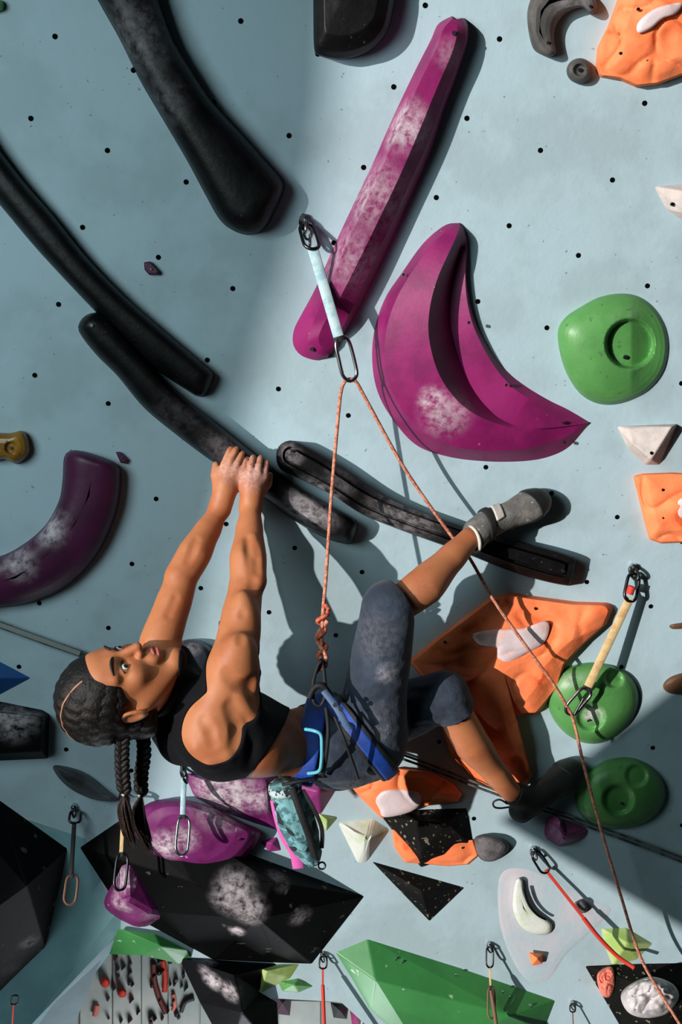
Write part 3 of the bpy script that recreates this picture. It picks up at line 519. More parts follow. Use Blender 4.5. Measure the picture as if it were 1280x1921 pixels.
# ------------------------------------------------------------ implicit-surface modeller
def J(px, py, h): return np.array(Cc(px, py, h))
class Field:
    def __init__(s, lo, hi, st):
        s.lo = np.array(lo, float); s.st = st; s.n = np.ceil((np.array(hi)-s.lo)/st).astype(int)+1
        s.a = np.full(s.n, .5, np.float32)
    def box(s, lo, hi):
        i0 = np.clip(np.floor((np.array(lo)-s.lo)/s.st).astype(int), 0, s.n-1); i1 = np.clip(np.ceil((np.array(hi)-s.lo)/s.st).astype(int)+1, 1, s.n)
        sl = tuple(slice(a, b) for a, b in zip(i0, i1))
        ax = [s.lo[k]+s.st*np.arange(i0[k], i1[k], dtype=np.float32) for k in range(3)]
        return sl, np.meshgrid(*ax, indexing='ij', sparse=True)
    def comb(s, sl, d, k, mode):
        a = s.a[sl]
        if mode == '+':
            if k > 0: h = np.maximum(k-np.abs(a-d), 0)/k; s.a[sl] = np.minimum(a, d)-h*h*k*.25
            else: s.a[sl] = np.minimum(a, d)
        else:
            d = -d
            if k > 0: h = np.maximum(k-np.abs(a-d), 0)/k; s.a[sl] = np.maximum(a, d)+h*h*k*.25
            else: s.a[sl] = np.maximum(a, d)
    def rc(s, a, b, ra, rb=None, k=.02, mode='+'):
        rb = ra if rb is None else rb; a = np.array(a, float); b = np.array(b, float); R = max(ra, rb)+k+s.st*3+.012
        sl, (X, Y, Zz) = s.box(np.minimum(a, b)-R, np.maximum(a, b)+R)
        ba = b-a; L = max(1e-9, float(ba@ba))
        h = np.clip(((X-a[0])*ba[0]+(Y-a[1])*ba[1]+(Zz-a[2])*ba[2])/L, 0, 1)
        d = np.sqrt((X-a[0]-ba[0]*h)**2+(Y-a[1]-ba[1]*h)**2+(Zz-a[2]-ba[2]*h)**2)-(ra+(rb-ra)*h)
        s.comb(sl, d.astype(np.float32), k, mode)
    def chain(s, pts, k=.02, mode='+', grow=0):
        P = np.array([p[0] for p in pts], float); R = max(p[1] for p in pts)+k+s.st*3+.012
        sl, (X, Y, Zz) = s.box(P.min(0)-R, P.max(0)+R); D = None
        for (a, ra), (b, rb) in zip(pts[:-1], pts[1:]):
            ba = np.array(b, float)-a; L = max(1e-9, float(ba@ba))
            h = np.clip(((X-a[0])*ba[0]+(Y-a[1])*ba[1]+(Zz-a[2])*ba[2])/L, 0, 1); h2 = h*h*(3-2*h)
            d = np.sqrt((X-a[0]-ba[0]*h)**2+(Y-a[1]-ba[1]*h)**2+(Zz-a[2]-ba[2]*h)**2)-(ra+(rb-ra)*h2)
            D = d if D is None else np.minimum(D, d)
        s.comb(sl, D.astype(np.float32), k, mode)
    def el(s, c, axes, r, k=.02, mode='+'):
        c = np.array(c, float); R = max(r)+k+s.st*3+.01
        sl, (X, Y, Zz) = s.box(c-R, c+R)
        q = [((X-c[0])*a[0]+(Y-c[1])*a[1]+(Zz-c[2])*a[2]) for a in axes]
        k0 = np.sqrt(sum((u/rr)**2 for u, rr in zip(q, r))); k1 = np.sqrt(sum((u/rr**2)**2 for u, rr in zip(q, r)))+1e-6
        s.comb(sl, (k0*(k0-1)/k1).astype(np.float32), k, mode)
    def grid(s): return np.meshgrid(*[s.lo[k]+s.st*np.arange(s.n[k], dtype=np.float32) for k in range(3)], indexing='ij', sparse=True)
    def cut(s, p, nrm, k=.004):                          # removes the side the normal points to
        X, Y, Zz = s.grid(); nrm = np.array(nrm, float)/np.linalg.norm(nrm)
        d = ((X-p[0])*nrm[0]+(Y-p[1])*nrm[1]+(Zz-p[2])*nrm[2]).astype(np.float32)
        h = np.maximum(k-np.abs(s.a-d), 0)/k; s.a = np.maximum(s.a, d)+h*h*k*.25
    def mesh(s):
        a = s.a; st = s.st
        ins = a < 0; idx = {}
        c = ins[:-1, :-1, :-1].astype(np.int8)
        tot = np.zeros_like(c)
        for dx in (0, 1):
            for dy in (0, 1):
                for dz in (0, 1): tot += ins[dx:dx+c.shape[0], dy:dy+c.shape[1], dz:dz+c.shape[2]]
        cells = np.argwhere((tot > 0) & (tot < 8))
        num = np.full(c.shape, -1, np.int32); num[tuple(cells.T)] = np.arange(len(cells))
        acc = np.zeros((len(cells), 3)); cnt = np.zeros(len(cells))
        corner = [(x, y, z) for x in (0, 1) for y in (0, 1) for z in (0, 1)]
        val = {q: a[cells[:, 0]+q[0], cells[:, 1]+q[1], cells[:, 2]+q[2]] for q in corner}
        for p in corner:
            for k in range(3):
                if p[k] == 0:
                    q = list(p); q[k] = 1; q = tuple(q)
                    v0, v1 = val[p], val[q]; m = (v0 < 0) != (v1 < 0)
                    t = np.where(m, v0/np.where(m, v0-v1, 1), 0)
                    e = np.array(p, float)[None]+0*acc; e[:, k] += t
                    acc += e*m[:, None]; cnt += m
        V = s.lo+(cells+acc/cnt[:, None])*st
        F_ = []
        for k in range(3):
            u, v = (k+1) % 3, (k+2) % 3
            sh = [slice(None)]*3; s0 = list(sh); s1 = list(sh); s0[k] = slice(0, -1); s1[k] = slice(1, None)
            x = ins[tuple(s0)] != ins[tuple(s1)]
            e = np.argwhere(x); e = e[(e[:, u] > 0) & (e[:, v] > 0) & (e[:, u] < s.n[u]-1) & (e[:, v] < s.n[v]-1)]
            inside0 = ins[tuple(e.T)]
            def cell(du, dv):
                q = e.copy(); q[:, u] -= du; q[:, v] -= dv; return num[tuple(q.T)]
            f = np.stack([cell(1, 1), cell(0, 1), cell(0, 0), cell(1, 0)], 1)
            f[~inside0] = f[~inside0][:, ::-1]; F_.append(f)
        F_ = np.concatenate(F_); F_ = F_[(F_ >= 0).all(1)]
        return V, F_
RM = np.array([[VR[i], -VU[i], VF[i]] for i in range(3)])   # camera frame -> world
def fobj(name, f, m, parent=None, origin=None, relax=2, disp=None):
    V, F_ = f.mesh()
    # light Laplacian relax
    for _ in range(relax):
        S_ = np.zeros_like(V); C_ = np.zeros(len(V))
        for i in range(4):
            a, b = F_[:, i], F_[:, (i+1) % 4]
            for k in range(3):
                S_[:, k] += np.bincount(a, V[b, k], len(V))+np.bincount(b, V[a, k], len(V))
            C_ += np.bincount(a, minlength=len(V))+np.bincount(b, minlength=len(V))
        V = .45*V+.55*S_/np.maximum(C_, 1)[:, None]
    if disp is not None: V = disp(V)
    Wd = V@RM.T+np.array(CAM)
    me = bpy.data.meshes.new(name)
    o3 = np.array(origin if origin is not None else (POS[parent.name] if parent else Wd.mean(0)))
    L3 = (Wd-o3)@np.array(WROT3) 
    me.from_pydata(L3.tolist(), [], F_.tolist()); me.update(); me.shade_smooth(); me.materials.append(m)
    o = bpy.data.objects.new(name, me); S.collection.objects.link(o); setw(o, Vector(o3), parent); return o
def nn(v): v = np.array(v, float); return v/np.linalg.norm(v)

# ------------------------------------------------------------ the climber
SKIN = mat('skin', (176, 112, 74), .55, .12, 240, spec=.35, col2=(166, 98, 62), cscale=9, subs=.12, chalk=chk((435, 880, .12, .06, .35), (480, 890, .12, .07, .5), (800, 1100, .36, .1, .12)), csz=110)
HAIR = mat('hair_dark', (9, 7, 7), .5, .7, 160, spec=.3, col2=(20, 14, 12), cscale=70)
HAIRB = mat('hair_brown', (24, 16, 12), .5, .8, 200, spec=.3, col2=(48, 30, 22), cscale=60)
BLACKC = mat('black_fabric', (5, 6, 12), .85, .3, 300, spec=.2)
DENIM = mat('navy_fabric', (30, 42, 58), .85, .5, 120, col2=(42, 55, 72), cscale=16, chalk=chk((725, 1262, .36, .04, .32), (715, 1340, .36, .05, .12), (700, 1200, .37, .1, .1), (720, 1370, .36, .04, .22)), csz=70, sheen=.1)
NK = np.array(NW)                                        # into the wall, camera frame
# head frame
HF = nn((.15, -.87, -.47)); HR = nn((.35, .45, -.82)); HR = nn(HR-HF*(HR@HF)); HU = np.cross(HR, HF)
HC = J(236, 1294, .50); HS = 1.08
def hd(r, u, f): return HC+HS*(HR*r+HU*u+HF*f)
RS, RE, RB, RWr = J(436, 1246, .46), J(463, 1096, .31), J(465, 1050, .27), J(470, 952, .135)
LS, LE, LB, LWr = J(300, 1205, .36), J(343, 1082, .26), J(365, 1040, .23), J(412, 955, .135)
RH, RK, RC, RA = J(690, 1388, .275), J(730, 1140, .295), J(798, 1098, .25), J(880, 1012, .145)
LH, LK, LC, LA = J(690, 1360, .17), J(835, 1303, .19), J(885, 1395, .17), J(958, 1484, .12)
N0 = J(338, 1292, .44)
TX = nn(J(600, 1395, .33)-J(400, 1360, .42))               # torso axis, neck to pelvis
TR = nn((.05, .28, -.96)); TR = nn(TR-TX*(TR@TX)); TB = np.cross(TX, TR)
if TB[1] < 0: TB = -TB                                    # back side, downwards in the picture
for nm_, a_, b_ in (('upR', RS, RE), ('foR', RE, RWr), ('upL', LS, LE), ('foL', LE, LWr), ('thR', RH, RK), ('caR', RK, RA), ('thL', LH, LK), ('caL', LK, LA), ('torso', N0, (RH+LH)/2)): print(nm_, round(float(np.linalg.norm(a_-b_)), 3))
allp = np.array([RS, RWr, LWr, RA, LA, HC, LK])
BODY = Field(allp.min(0)-(.17, .16, .2), allp.max(0)+(.1, .1, .12), .0031)
f = BODY
C1 = J(408, 1362, .43); C2 = J(462, 1374, .40); C3 = J(545, 1394, .315); C4 = J(618, 1394, .27)
f.chain([(C1+TR*.045, .088), (C2+TR*.042, .085), (C3+TR*.035, .064), (C4+TR*.04, .085)], .05)
f.chain([(C1-TR*.065, .085), (C2-TR*.055, .08), (C3-TR*.045, .062), (C4-TR*.05, .085)], .05)
# neck, shoulders, arms
f.chain([(J(305, 1352, .41), .045), (J(345, 1385, .42), .062), (C1+TB*.01, .08)], .04)
f.chain([(hd(0, -.045, -.025), .05), (N0, .049), (C1-TX*.04, .07)], .04)
f.chain([(C1+TR*.05-TX*.045, .062), (RS, .052), (RS*.45+RE*.55, .048), (RE, .0415), (RB, .0455), (RE*.35+RWr*.65, .036), (RWr, .0245)], .03)
f.chain([(C1-TR*.06-TX*.05, .06), (LS, .05), (LS*.45+LE*.55, .045), (LE, .039), (LB, .042), (LE*.35+LWr*.65, .034), (LWr, .0235)], .03)
f.el(RS+np.array((.0, .01, .0)), (TX, TR, TB), (.055, .052, .06), .03)
f.el(C1+TR*.075+TB*.03+TX*.0, (nn(TX+TB*.4), TR, nn(TB-TX*.4)), (.075, .045, .065), .02)       # shoulder blade
f.rc(C1+TR*.09+TB*.035, C2+TR*.075+TB*.01, .022, .02, .03)
f.chain([(RS+np.array((.022, .02, .0)), .035), (C1+TR*.06+TX*.06, .05), (C2+TR*.06+TX*.03, .05)], .03)   # lat
f.rc(RS+TR*.064+TX*.04+TB*.01, C1+TR*.137+TX*.06+TB*.015, .006, .008, .03, '-')
# forearm cords and elbow
f.rc(RB+(.014, 0, -.02), RWr+(.006, -.0, -.012), .02, .012, .02); f.rc(RE+(.026, -.01, -.014), RB*.5+RWr*.5+(.010, 0, -.014), .024, .014, .02)
f.rc(LE+(-.01, -.005, -.012), LB*.5+LWr*.5+(-.006, 0, -.01), .03, .02, .02)
f.el(RS*.5+RE*.5+(.012, .01, -.012), (nn(RE-RS), nn((1, 0, 0)), nn((0, 0, 1))), (.075, .036, .036), .02)
f.el(RS+(.012, -.02, -.02), (TX, TR, TB), (.045, .04, .06), .02)
f.rc(RE+(0, 0, .0), RE+(-.018, 0, -.012), .024, .02, .015)
# legs
f.chain([(RH, .08), (RH*.5+RK*.5, .056), (RK-(RC-RK)*.02+(RH-RK)*.04, .043), (RC, .05), (RC*.45+RA*.55, .038), (RA, .03)], .03)
f.chain([(LH, .078), (LH*.5+LK*.5, .056), (LK, .045), (LC, .049), (LC*.45+LA*.55, .037), (LA, .03)], .03)
# head
f.el(hd(0, .048, -.012), (HR, HU, HF), (.078*HS, .088*HS, .098*HS), .02)
f.el(hd(0, -.015, .03), (HR, HU, HF), (.062*HS, .088*HS, .064*HS), .03)
for s_ in (-1, 1):
    f.rc(hd(s_*.052, -.03, .005), hd(s_*.018, -.098, .066), .022, .02, .025)
    f.el(hd(s_*.036, -.012, .068), (HR, HU, HF), (.026, .024, .022), .02)
    f.rc(hd(s_*.012, .034, .09), hd(s_*.05, .036, .07), .009, .008, .015)
    f.el(hd(s_*.033, .016, .096), (HR, HU, HF), (.018, .011, .014), .012, '-')
    f.el(hd(s_*.032, .014, .079), (HR, HU, HF), (.0165, .012, .012), .004)
f.el(hd(0, -.105, .078), (HR, HU, HF), (.022, .018, .018), .02)
f.rc(hd(0, .024, .092), hd(0, -.018, .112), .0085, .0115, .012)
for s_ in (-1, 1): f.el(hd(s_*.011, -.022, .1), (HR, HU, HF), (.009, .008, .010), .006)
f.el(hd(0, -.052, .09), (HR, HU, HF), (.028, .022, .014), .015)
f.rc(hd(-.02, -.0565, .101), hd(.02, -.0565, .101), .0015, .0015, .006, '-')
f.el(hd(0, .055, .06), (HR, HU, HF), (.055, .04, .03), .03)
# ears
for s_ in (-1, 1):
    ea = nn(HU*.95-HF*.3); eb = np.cross(HR, ea)
    f.el(hd(s_*.077, .0, -.012), (nn(HR+HF*-.4*s_), ea, eb), (.009, .038, .024), .006)
    f.el(hd(s_*.086, .003, -.011), (HR, ea, eb), (.008, .023, .013), .004, '-')
# hands
def hand(wr, kn, tips, thumb, r=1.0, hold=.0):
    """wr wrist, kn knuckles (4), tips list of (pip, dip, tip), thumb chain"""
    for q in kn: f.rc(wr*.8+q*.2, q, .0165*r, .0115*r, .012)
    f.rc(wr, kn[1]*.6+wr*.4, .022, .02, .02); f.rc(wr, kn[2]*.5+wr*.5, .021, .018, .02)
    for q, t in zip(kn, tips):
        f.chain([(q, .0104*r), (t[0], .0088*r), (t[1], .0082*r), (t[2], .0072*r)], .003)
    f.chain(thumb, .01)
def fing(k, mid, tip): return (J(*k)*.45+J(*mid)*.55, J(*mid)*.35+J(*tip)*.65, J(*tip))
kR = [(457, 890, .125), (470, 886, .13), (484, 887, .13), (496, 893, .122)]
tR = [((459, 871, .122), (462, 862, .1)), ((472, 866, .124), (475, 857, .1)), ((487, 866, .124), (489, 858, .1)), ((499, 874, .118), (501, 866, .098))]
hand(RWr, [J(*q) for q in kR], [fing(k, a, b) for k, (a, b) in zip(kR, tR)], [(J(486, 925, .12), .016), (J(502, 908, .105), .0125), (J(506, 892, .1), .0095)])
kL = [(414, 888, .118), (427, 878, .124), (441, 880, .124), (453, 888, .118)]
tL = [((425, 856, .115), (433, 842, .095)), ((437, 856, .119), (444, 842, .097)), ((449, 862, .119), (455, 850, .097)), ((460, 872, .113), (464, 861, .096))]
hand(LWr, [J(*q) for q in kL], [fing(k, a, b) for k, (a, b) in zip(kL, tL)], [(J(412, 915, .125), .016), (J(404, 893, .115), .0125), (J(405, 872, .1), .0095)])
def onskin(px, py, off):
    r = np.array(((px-640)/FOC, (py-960.5)/FOC, 1.0)); zs = np.arange(2.1, 3.1, .0015); P_ = zs[:, None]*r
    I = np.round((P_-BODY.lo)/BODY.st).astype(int); ok = ((I >= 0) & (I < BODY.n)).all(1); I = np.clip(I, 0, BODY.n-1)
    v = np.where(ok, BODY.a[tuple(I.T)], 1); i = int(np.argmax(v < 0)); return P_[i]-nn(r)*off
# muscle grooves (-) and ridges (+) on the arm and back
strokes = [('-', .016, .0045, [(466, 1005), (470, 1050), (478, 1100)]), ('-', .012, .003, [(480, 1020), (484, 1070)]), ('+', .010, .003, [(474, 1010), (478, 1045)]),
           ('-', .02, .004, [(376, 1352), (392, 1372), (398, 1400)]), ('-', .024, .007, [(436, 1330), (452, 1368), (444, 1405)]), ('+', .018, .004, [(448, 1300), (470, 1345), (468, 1375)]),
           ('-', .022, .006, [(420, 1270), (452, 1292), (476, 1290)]), ('+', .02, .004, [(372, 1400), (396, 1425), (425, 1415)]), ('-', .014, .003, [(455, 1150), (452, 1200)]), ('-', .014, .003, [(368, 1010), (352, 1050)]), ('-', .012, .003, [(330, 1120), (316, 1150)])]
for md, r_, dp, pl_ in strokes:
    dp *= .12
    q = [onskin(x, y, (r_-dp) if md == '-' else -(r_-dp)) for x, y in pl_]
    for a_, b_ in zip(q[:-1], q[1:]): f.rc(a_, b_, r_, r_, .009, md)
climber = fobj('person', BODY, SKIN, origin=W(640, 1395, .3), relax=2)
tag(climber, 'climber in black sports top and navy knee shorts hanging from the black bar', 'person')
# --- lower garment
lo = np.array([RH, RK, LK, C3, LH]).min(0)-.15; hi = np.array([RH, RK, LK, C3, LH]).max(0)+.13
g = Field(lo, hi, .0032)
RKx = RK+nn(RK-RH)*.035; LKx = LK+nn(LK-LH)*.03
g.chain([(C3*.45+C4*.55+TR*.035, .082), (C4+TR*.045, .095), (RH, .1)], .05)
g.chain([(C3*.45+C4*.55-TR*.04, .08), (C4-TR*.05, .092), (LH, .094)], .05)
g.el(J(655, 1400, .27), (TX, TR, TB), (.085, .1, .095), .04)
g.chain([(RH, .1), (RH*.5+RK*.5, .079), (RK, .07), (RK*.55+RC*.45, .058)], .02)
g.chain([(LH, .094), (LH*.5+LK*.5, .078), (LK, .066), (LK*.6+LC*.4, .06)], .02)
LOWER = g.a.copy()
g.cut(C3*.72+C4*.28, -TX)
dr = nn(RC-RK); g.cut_local = None
def cut_ball(g, p, n_, c, R):                             # plane cut limited to a ball
    X, Y, Zz = g.grid(); n_ = nn(n_)
    d = (X-p[0])*n_[0]+(Y-p[1])*n_[1]+(Zz-p[2])*n_[2]; b = np.sqrt((X-c[0])**2+(Y-c[1])**2+(Zz-c[2])**2)-R
    g.a = np.maximum(g.a, np.minimum(d, -b).astype(np.float32))
cut_ball(g, RK*.7+RC*.3, RC-RK, RC, .12)
cut_ball(g, LK*.75+LC*.25, LC-LK, LC, .13)
def wr(V):
    out = V.copy()
    for i in range(len(V)):
        p = Vector(V[i]*22); 
        d = noise.noise(Vector((p.x*.8, p.y*2.0, p.z)))*.0045+noise.noise(p*2.6)*.0016
        out[i] += TR*d*.6+np.array((0, 0, -d))*.6+np.array((-d, 0, 0))*.4
    return out
shorts = fobj('shorts', g, DENIM, climber, disp=wr)
shorts['label'] = 'navy knee-length shorts dusted with chalk'
# harness slices
def slice_(name, base, m, parent, grow, p, n_, half, extra=None, step=.0032):
    q = Field(lo, hi, .0032); q.a = base-grow
    q.cut(p+nn(n_)*half, n_, .006); q.cut(p-nn(n_)*half, -nn(n_), .006)
    if extra: extra(q)
    return fobj(name, q, m, parent)
BLUE = mat('blue_webbing', (16, 66, 156), .65, .3, 260, col2=(12, 50, 126), cscale=20)
BLKW = mat('black_webbing', (14, 15, 18), .7, .3, 260)
harness = empty('climbing_harness', W(600, 1385, .3))
tag(harness, 'blue climbing harness with gear loops around the climber\'s waist and thigh', 'harness')
a0, a1 = J(598, 1300, .42), J(566, 1462, .42)
nb = np.cross(nn(a1-a0), nn(a0)); nb = nb if nb[0] > 0 else -nb
slice_('waist_belt', LOWER, BLUE, harness, .012, J(582, 1385, .42), nb, .03, extra=lambda q: cut_ball(q, C3-TX*.02, -TX, C3-TX*.1, .08))
b0, b1 = J(618, 1312, .42), J(728, 1448, .42)
nl = np.cross(nn(b1-b0), nn(b0))
slice_('leg_loop', LOWER, BLUE, harness, .011, (b0+b1)/2, nl, .019)
slice_('leg_loop_edge', LOWER, BLKW, harness, .009, (b0+b1)/2+nl*.0, nl, .027)
# --- sports top
def subtract(fl, a, b, ra, rb, k=.006):
    fl.rc(a, b, ra, rb, k, '-')
t_ = Field(np.array([C1, C2, C3, N0, HC]).min(0)-.16, np.array([C1, C2, C3]).max(0)+.15, .0034)
i0 = np.round((t_.lo-BODY.lo)/BODY.st).astype(int)
t2 = Field(BODY.lo, BODY.lo+.01, BODY.st); t2.n = BODY.n; t2.a = BODY.a-.0045
t2.cut(J(500, 1400, .4), nn((.8, .6, 0))); t2.cut(J(292, 1340, .45), nn((-1, -.25, 0)))
subtract(t2, J(394, 1374, .57), J(425, 1345, .60), .085, .096)
subtract(t2, J(455, 1335, .56), J(470, 1300, .52), .068, .066)
subtract(t2, J(440, 1330, .58), J(452, 1180, .45), .075, .09)
subtract(t2, J(300, 1190, .33), J(360, 1110, .25), .075, .09); subtract(t2, J(320, 1205, .42), J(250, 1250, .5), .05, .13)
X, Y, Zz = t2.grid(); rr_ = (np.sqrt((X-C1[0])**2+(Y-C1[1])**2+(Zz-C1[2])**2)-.26); t2.a = np.maximum(t2.a, rr_.astype(np.float32))
top = fobj('sports_top', t2, BLACKC, climber); top['label'] = 'black racerback sports top'
del t2, t_
# --- hair: cornrowed cap
hf = Field(HC-.17, HC+.17, .0025)
hf.el(hd(0, .052, -.0165), (HR, HU, HF), (.09*HS, .098*HS, .107*HS), .02)
hf.el(hd(0, -.01, -.05), (HR, HU, HF), (.07*HS, .07*HS, .06*HS), .03)
hf.rc(hd(.03, -.05, -.07), hd(-.03, -.05, -.07), .035, .035, .03)
hf.cut(hd(0, .066, .098), nn(HF*.8-HU*.42), .01)
hf.cut(hd(0, -.062, 0), -HU, .01)
hf.rc(hd(.095, -.004, -.006), hd(.06, -.004, -.006), .034, .03, .008, '-')
hf.rc(hd(-.095, -.004, -.006), hd(-.06, -.004, -.006), .034, .03, .008, '-')
hf.rc(hd(.06, -.03, .06), hd(-.06, -.03, .06), .055, .055, .01, '-')
def rows(V):
    q = (V-HC)/HS; r = q@HR; u = q@HU; f_ = q@HF
    ang = np.arctan2(r, u-.02); amp = .0035*np.clip((.12-np.abs(r))*20, 0, 1)*np.clip((.075-f_)*25, 0, 1)
    along = f_+.0
    d = np.abs(np.sin(ang*9))*.8+.35*np.sin(along*260+np.sign(np.sin(ang*9))*1.5)
    dirn = (V-hd(0, .03, -.02)); dirn /= np.linalg.norm(dirn, axis=1)[:, None]
    return V+dirn*(d*amp)[:, None]
hair = fobj('hair', hf, HAIR, climber, disp=rows)
hair['label'] = 'dark hair plaited tight to the head'
hv = np.array([tuple(v.co) for v in hair.data.vertices])+np.array(POS[hair.name]); hc = np.array(cw(hd(0, .03, -.02))); dv = hv-hc; dv /= np.linalg.norm(dv, axis=1)[:, None]
pv = []
for k in range(14):
    a = math.radians(40+95*k/13); d = np.array(dirw(HU*math.sin(a)+HF*math.cos(a)+HR*.34)); i = int(np.argmax(dv@(d/np.linalg.norm(d)))); pv.append(Vector(hv[i]))
part = tube('hair_parting', pv, .0024, mat('scalp', (150, 105, 80), .6, 0), hair, n=30, sides=6)
# braids
GREYS = mat('hair_tie', (170, 160, 150), .5, 0)
def braid(name, path, r0, tail, lb):
    b = None; P = cr([tuple(cw(J(*p))) for p in path], 60)
    parts = []
    up = VR; nb_ = 13
    for k in range(nb_*2):
        t = (k+.5)/(nb_*2); i = t*59; p = Vector(P[int(i)]); q = Vector(P[min(59, int(i)+2)]); tg = (q-p).normalized()
        side = 1 if k % 2 else -1
        sd = (VR - tg*VR.dot(tg)).normalized(); fr = tg.cross(sd)
        ax = (tg+sd*side*-.75).normalized(); b2 = ax.cross(fr).normalized()
        parts.append(spheremesh(p+sd*side*r0*.42, (r0*1.15, r0*.62, r0*.62), (ax, b2, fr), 12, 8))
    V, Fc = merge_mesh(parts); b = mkobj(name, V, Fc, HAIR, climber, 180)
    b['label'] = lb
    c = Vector(P[-1]); tie = mkobj('hair_tie', *spheremesh(c, (.0085, .0085, .006)), GREYS, b, 180)
    rnd = random.Random(len(path)+int(path[0][0])); st = []
    for k in range(46):
        a = rnd.uniform(0, 6.28); rr = rnd.uniform(0, 1)**.5
        T_ = [Vector(cw(J(*q))) for q in tail]; offs = [.35, 1.0, 1.0, .55]
        off = (VR*math.cos(a)+VF*math.sin(a))*rr*.0145
        L_ = rnd.uniform(.75, 1.05); pts = [c]
        for j, q in enumerate(T_): pts.append(c.lerp(q, L_)+off*offs[min(j+1, 3)]+VR*rnd.uniform(-.002, .002))
        pp = [Vector(x) for x in cr([tuple(x) for x in pts], 9)]
        st.append(tubemesh(pp, [.0032, .0034, .0034, .0032, .003, .0026, .002, .0014, .0006], 5))
    V, Fc = merge_mesh(st); tl = mkobj('braid_tail', V, Fc, HAIRB, b, 180); tl['kind'] = 'stuff'
    return b
braid('braid', [(240, 1352, .56), (232, 1375, .555), (229, 1410, .55), (230, 1450, .55), (234, 1490, .55)], .0145, [(232, 1520, .55), (240, 1560, .55), (250, 1590, .55)], 'left plait of hair hanging from the head')
braid('braid', [(266, 1345, .50), (268, 1375, .50), (270, 1415, .50), (265, 1455, .50), (265, 1492, .50)], .0145, [(258, 1530, .50), (268, 1570, .50), (284, 1602, .50)], 'right plait of hair hanging from the head')
# face details
EYEW = mat('eye_white', (200, 195, 190), .3, 0); DK = mat('lash_black', (14, 10, 9), .6, 0); LIP = mat('lip', (176, 92, 82), .45, .1, 300)
for s_ in (1, -1):
    mkobj('eye', *spheremesh(cw(hd(s_*.032, .0135, .081)), .0115*HS), EYEW, climber, 180)
    mkobj('iris', *spheremesh(cw(hd(s_*.033, .0125, .0865)), .0068*HS), DK, climber, 180)
    tube('eyelash', [cw(hd(s_*(.016+.031*t), .016+.006*math.sin(math.pi*t), .0925-.010*t*t)) for t in (0, .25, .5, .75, 1)], .0021, DK, climber, n=12, sides=6)
    tube('eyebrow', [cw(hd(s_*(.012+.04*t), .036+.007*math.sin(math.pi*t*.8), .1-.018*t*t)) for t in (0, .25, .5, .75, 1)], [.0022, .0034, .0038, .0036, .0032, .003, .0028, .0024, .002, .0014], DK, climber, n=10, sides=7)
tube('lips', [cw(hd(x, -.051+.0015*math.cos(x*200), .1015-abs(x)**1.6*4)) for x in (-.023, -.012, 0, .012, .023)], [.0015, .0032, .0042, .0046, .0046, .0046, .0042, .0032, .0015], LIP, climber, n=9, sides=8)
tube('lips', [cw(hd(x, -.062, .100-abs(x)**1.6*4)) for x in (-.02, -.01, 0, .01, .02)], [.0015, .0034, .0046, .0052, .0052, .0052, .0046, .0034, .0015], LIP, climber, n=9, sides=8)
# nails
NAIL = mat('nail', (214, 170, 156), .35, 0)
# --- shoes
SHG = mat('shoe_grey', (92, 92, 90), .8, .5, 130, col2=(120, 118, 112), cscale=26, specks=[((150, 148, 142), 60, .66)]); RUB = mat('shoe_rubber', (20, 23, 23), .55, .2, 60)
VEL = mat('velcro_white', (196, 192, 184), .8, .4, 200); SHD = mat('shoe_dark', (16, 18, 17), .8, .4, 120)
def shoe(name, heel, mid, toe, ank, topd, upper, lb, sc=1.0):
    ax = nn(toe-heel); tp = nn(topd); tp = nn(tp-ax*(tp@ax)); sd = np.cross(ax, tp)
    def base(fl, gr=0):
        fl.chain([(heel+tp*.008, .034*sc+gr), (mid+tp*.006, .036*sc+gr), (toe*.75+mid*.25, .037*sc+gr), (toe, .027*sc+gr)], .02)
        fl.el(toe*.78+mid*.22, (ax, sd, tp), (.06*sc+gr, .045*sc+gr, .03*sc+gr), .02)
        fl.rc(heel*.55+mid*.45+tp*.02, ank, .034*sc+gr, .035*sc+gr, .02)
    pts = np.array([heel, mid, toe, ank])
    fl = Field(pts.min(0)-.08, pts.max(0)+.08, .0028); base(fl)
    fl.cut(ank+nn(ank-(heel*.5+mid*.5))*.004, ank-(heel*.5+mid*.5))
    fl.cut(toe-tp*.018, -tp, .01)
    sh = fobj(name, fl, upper, climber); sh['label'] = lb
    fs = Field(pts.min(0)-.08, pts.max(0)+.08, .0028); base(fs, .003)
    fs.cut(heel*.5+toe*.5-tp*.006, tp, .004); fs.cut(toe-tp*.024, -tp, .01)
    fobj('sole', fs, RUB, sh)
    ft = Field(pts.min(0)-.08, pts.max(0)+.08, .0028); base(ft, .0022); ft.cut(toe*.80+mid*.2, -nn(ax-sd*.2), .004)
    fobj('toe_cap', ft, RUB, sh)
    return sh, ax, tp, sd, base, pts
heel, toe = J(893, 1000, .09), J(1006, 942, .045)
sh, ax, tp, sd, base, pts = shoe('climbing_shoe', heel, (heel+toe)/2+np.array((0, 0, -.004)), toe, RA+(.012, -.0, .01), (-.35, -.5, -.8), SHG, 'worn grey climbing shoe hooked on the black grooved bar')
def band(c0, n_, half, gr, m, nm, cutp=None):
    q = Field(pts.min(0)-.08, pts.max(0)+.08, .0024); base(q, gr); q.cut(c0+n_*half, n_, .003); q.cut(c0-n_*half, -n_, .003)
    if cutp: q.cut(*cutp)
    return fobj(nm, q, m, sh)
mid = (heel+toe)/2
band(heel*.62+toe*.38, nn(ax+sd*.25), .013, .005, VEL, 'velcro_strap', (heel*.5+toe*.5+tp*.016-sd*.004, -nn(tp-sd*.9), .003))
band(heel*.86+toe*.14, nn(ax+sd*.1-tp*.3), .01, .004, SHD, 'strap')
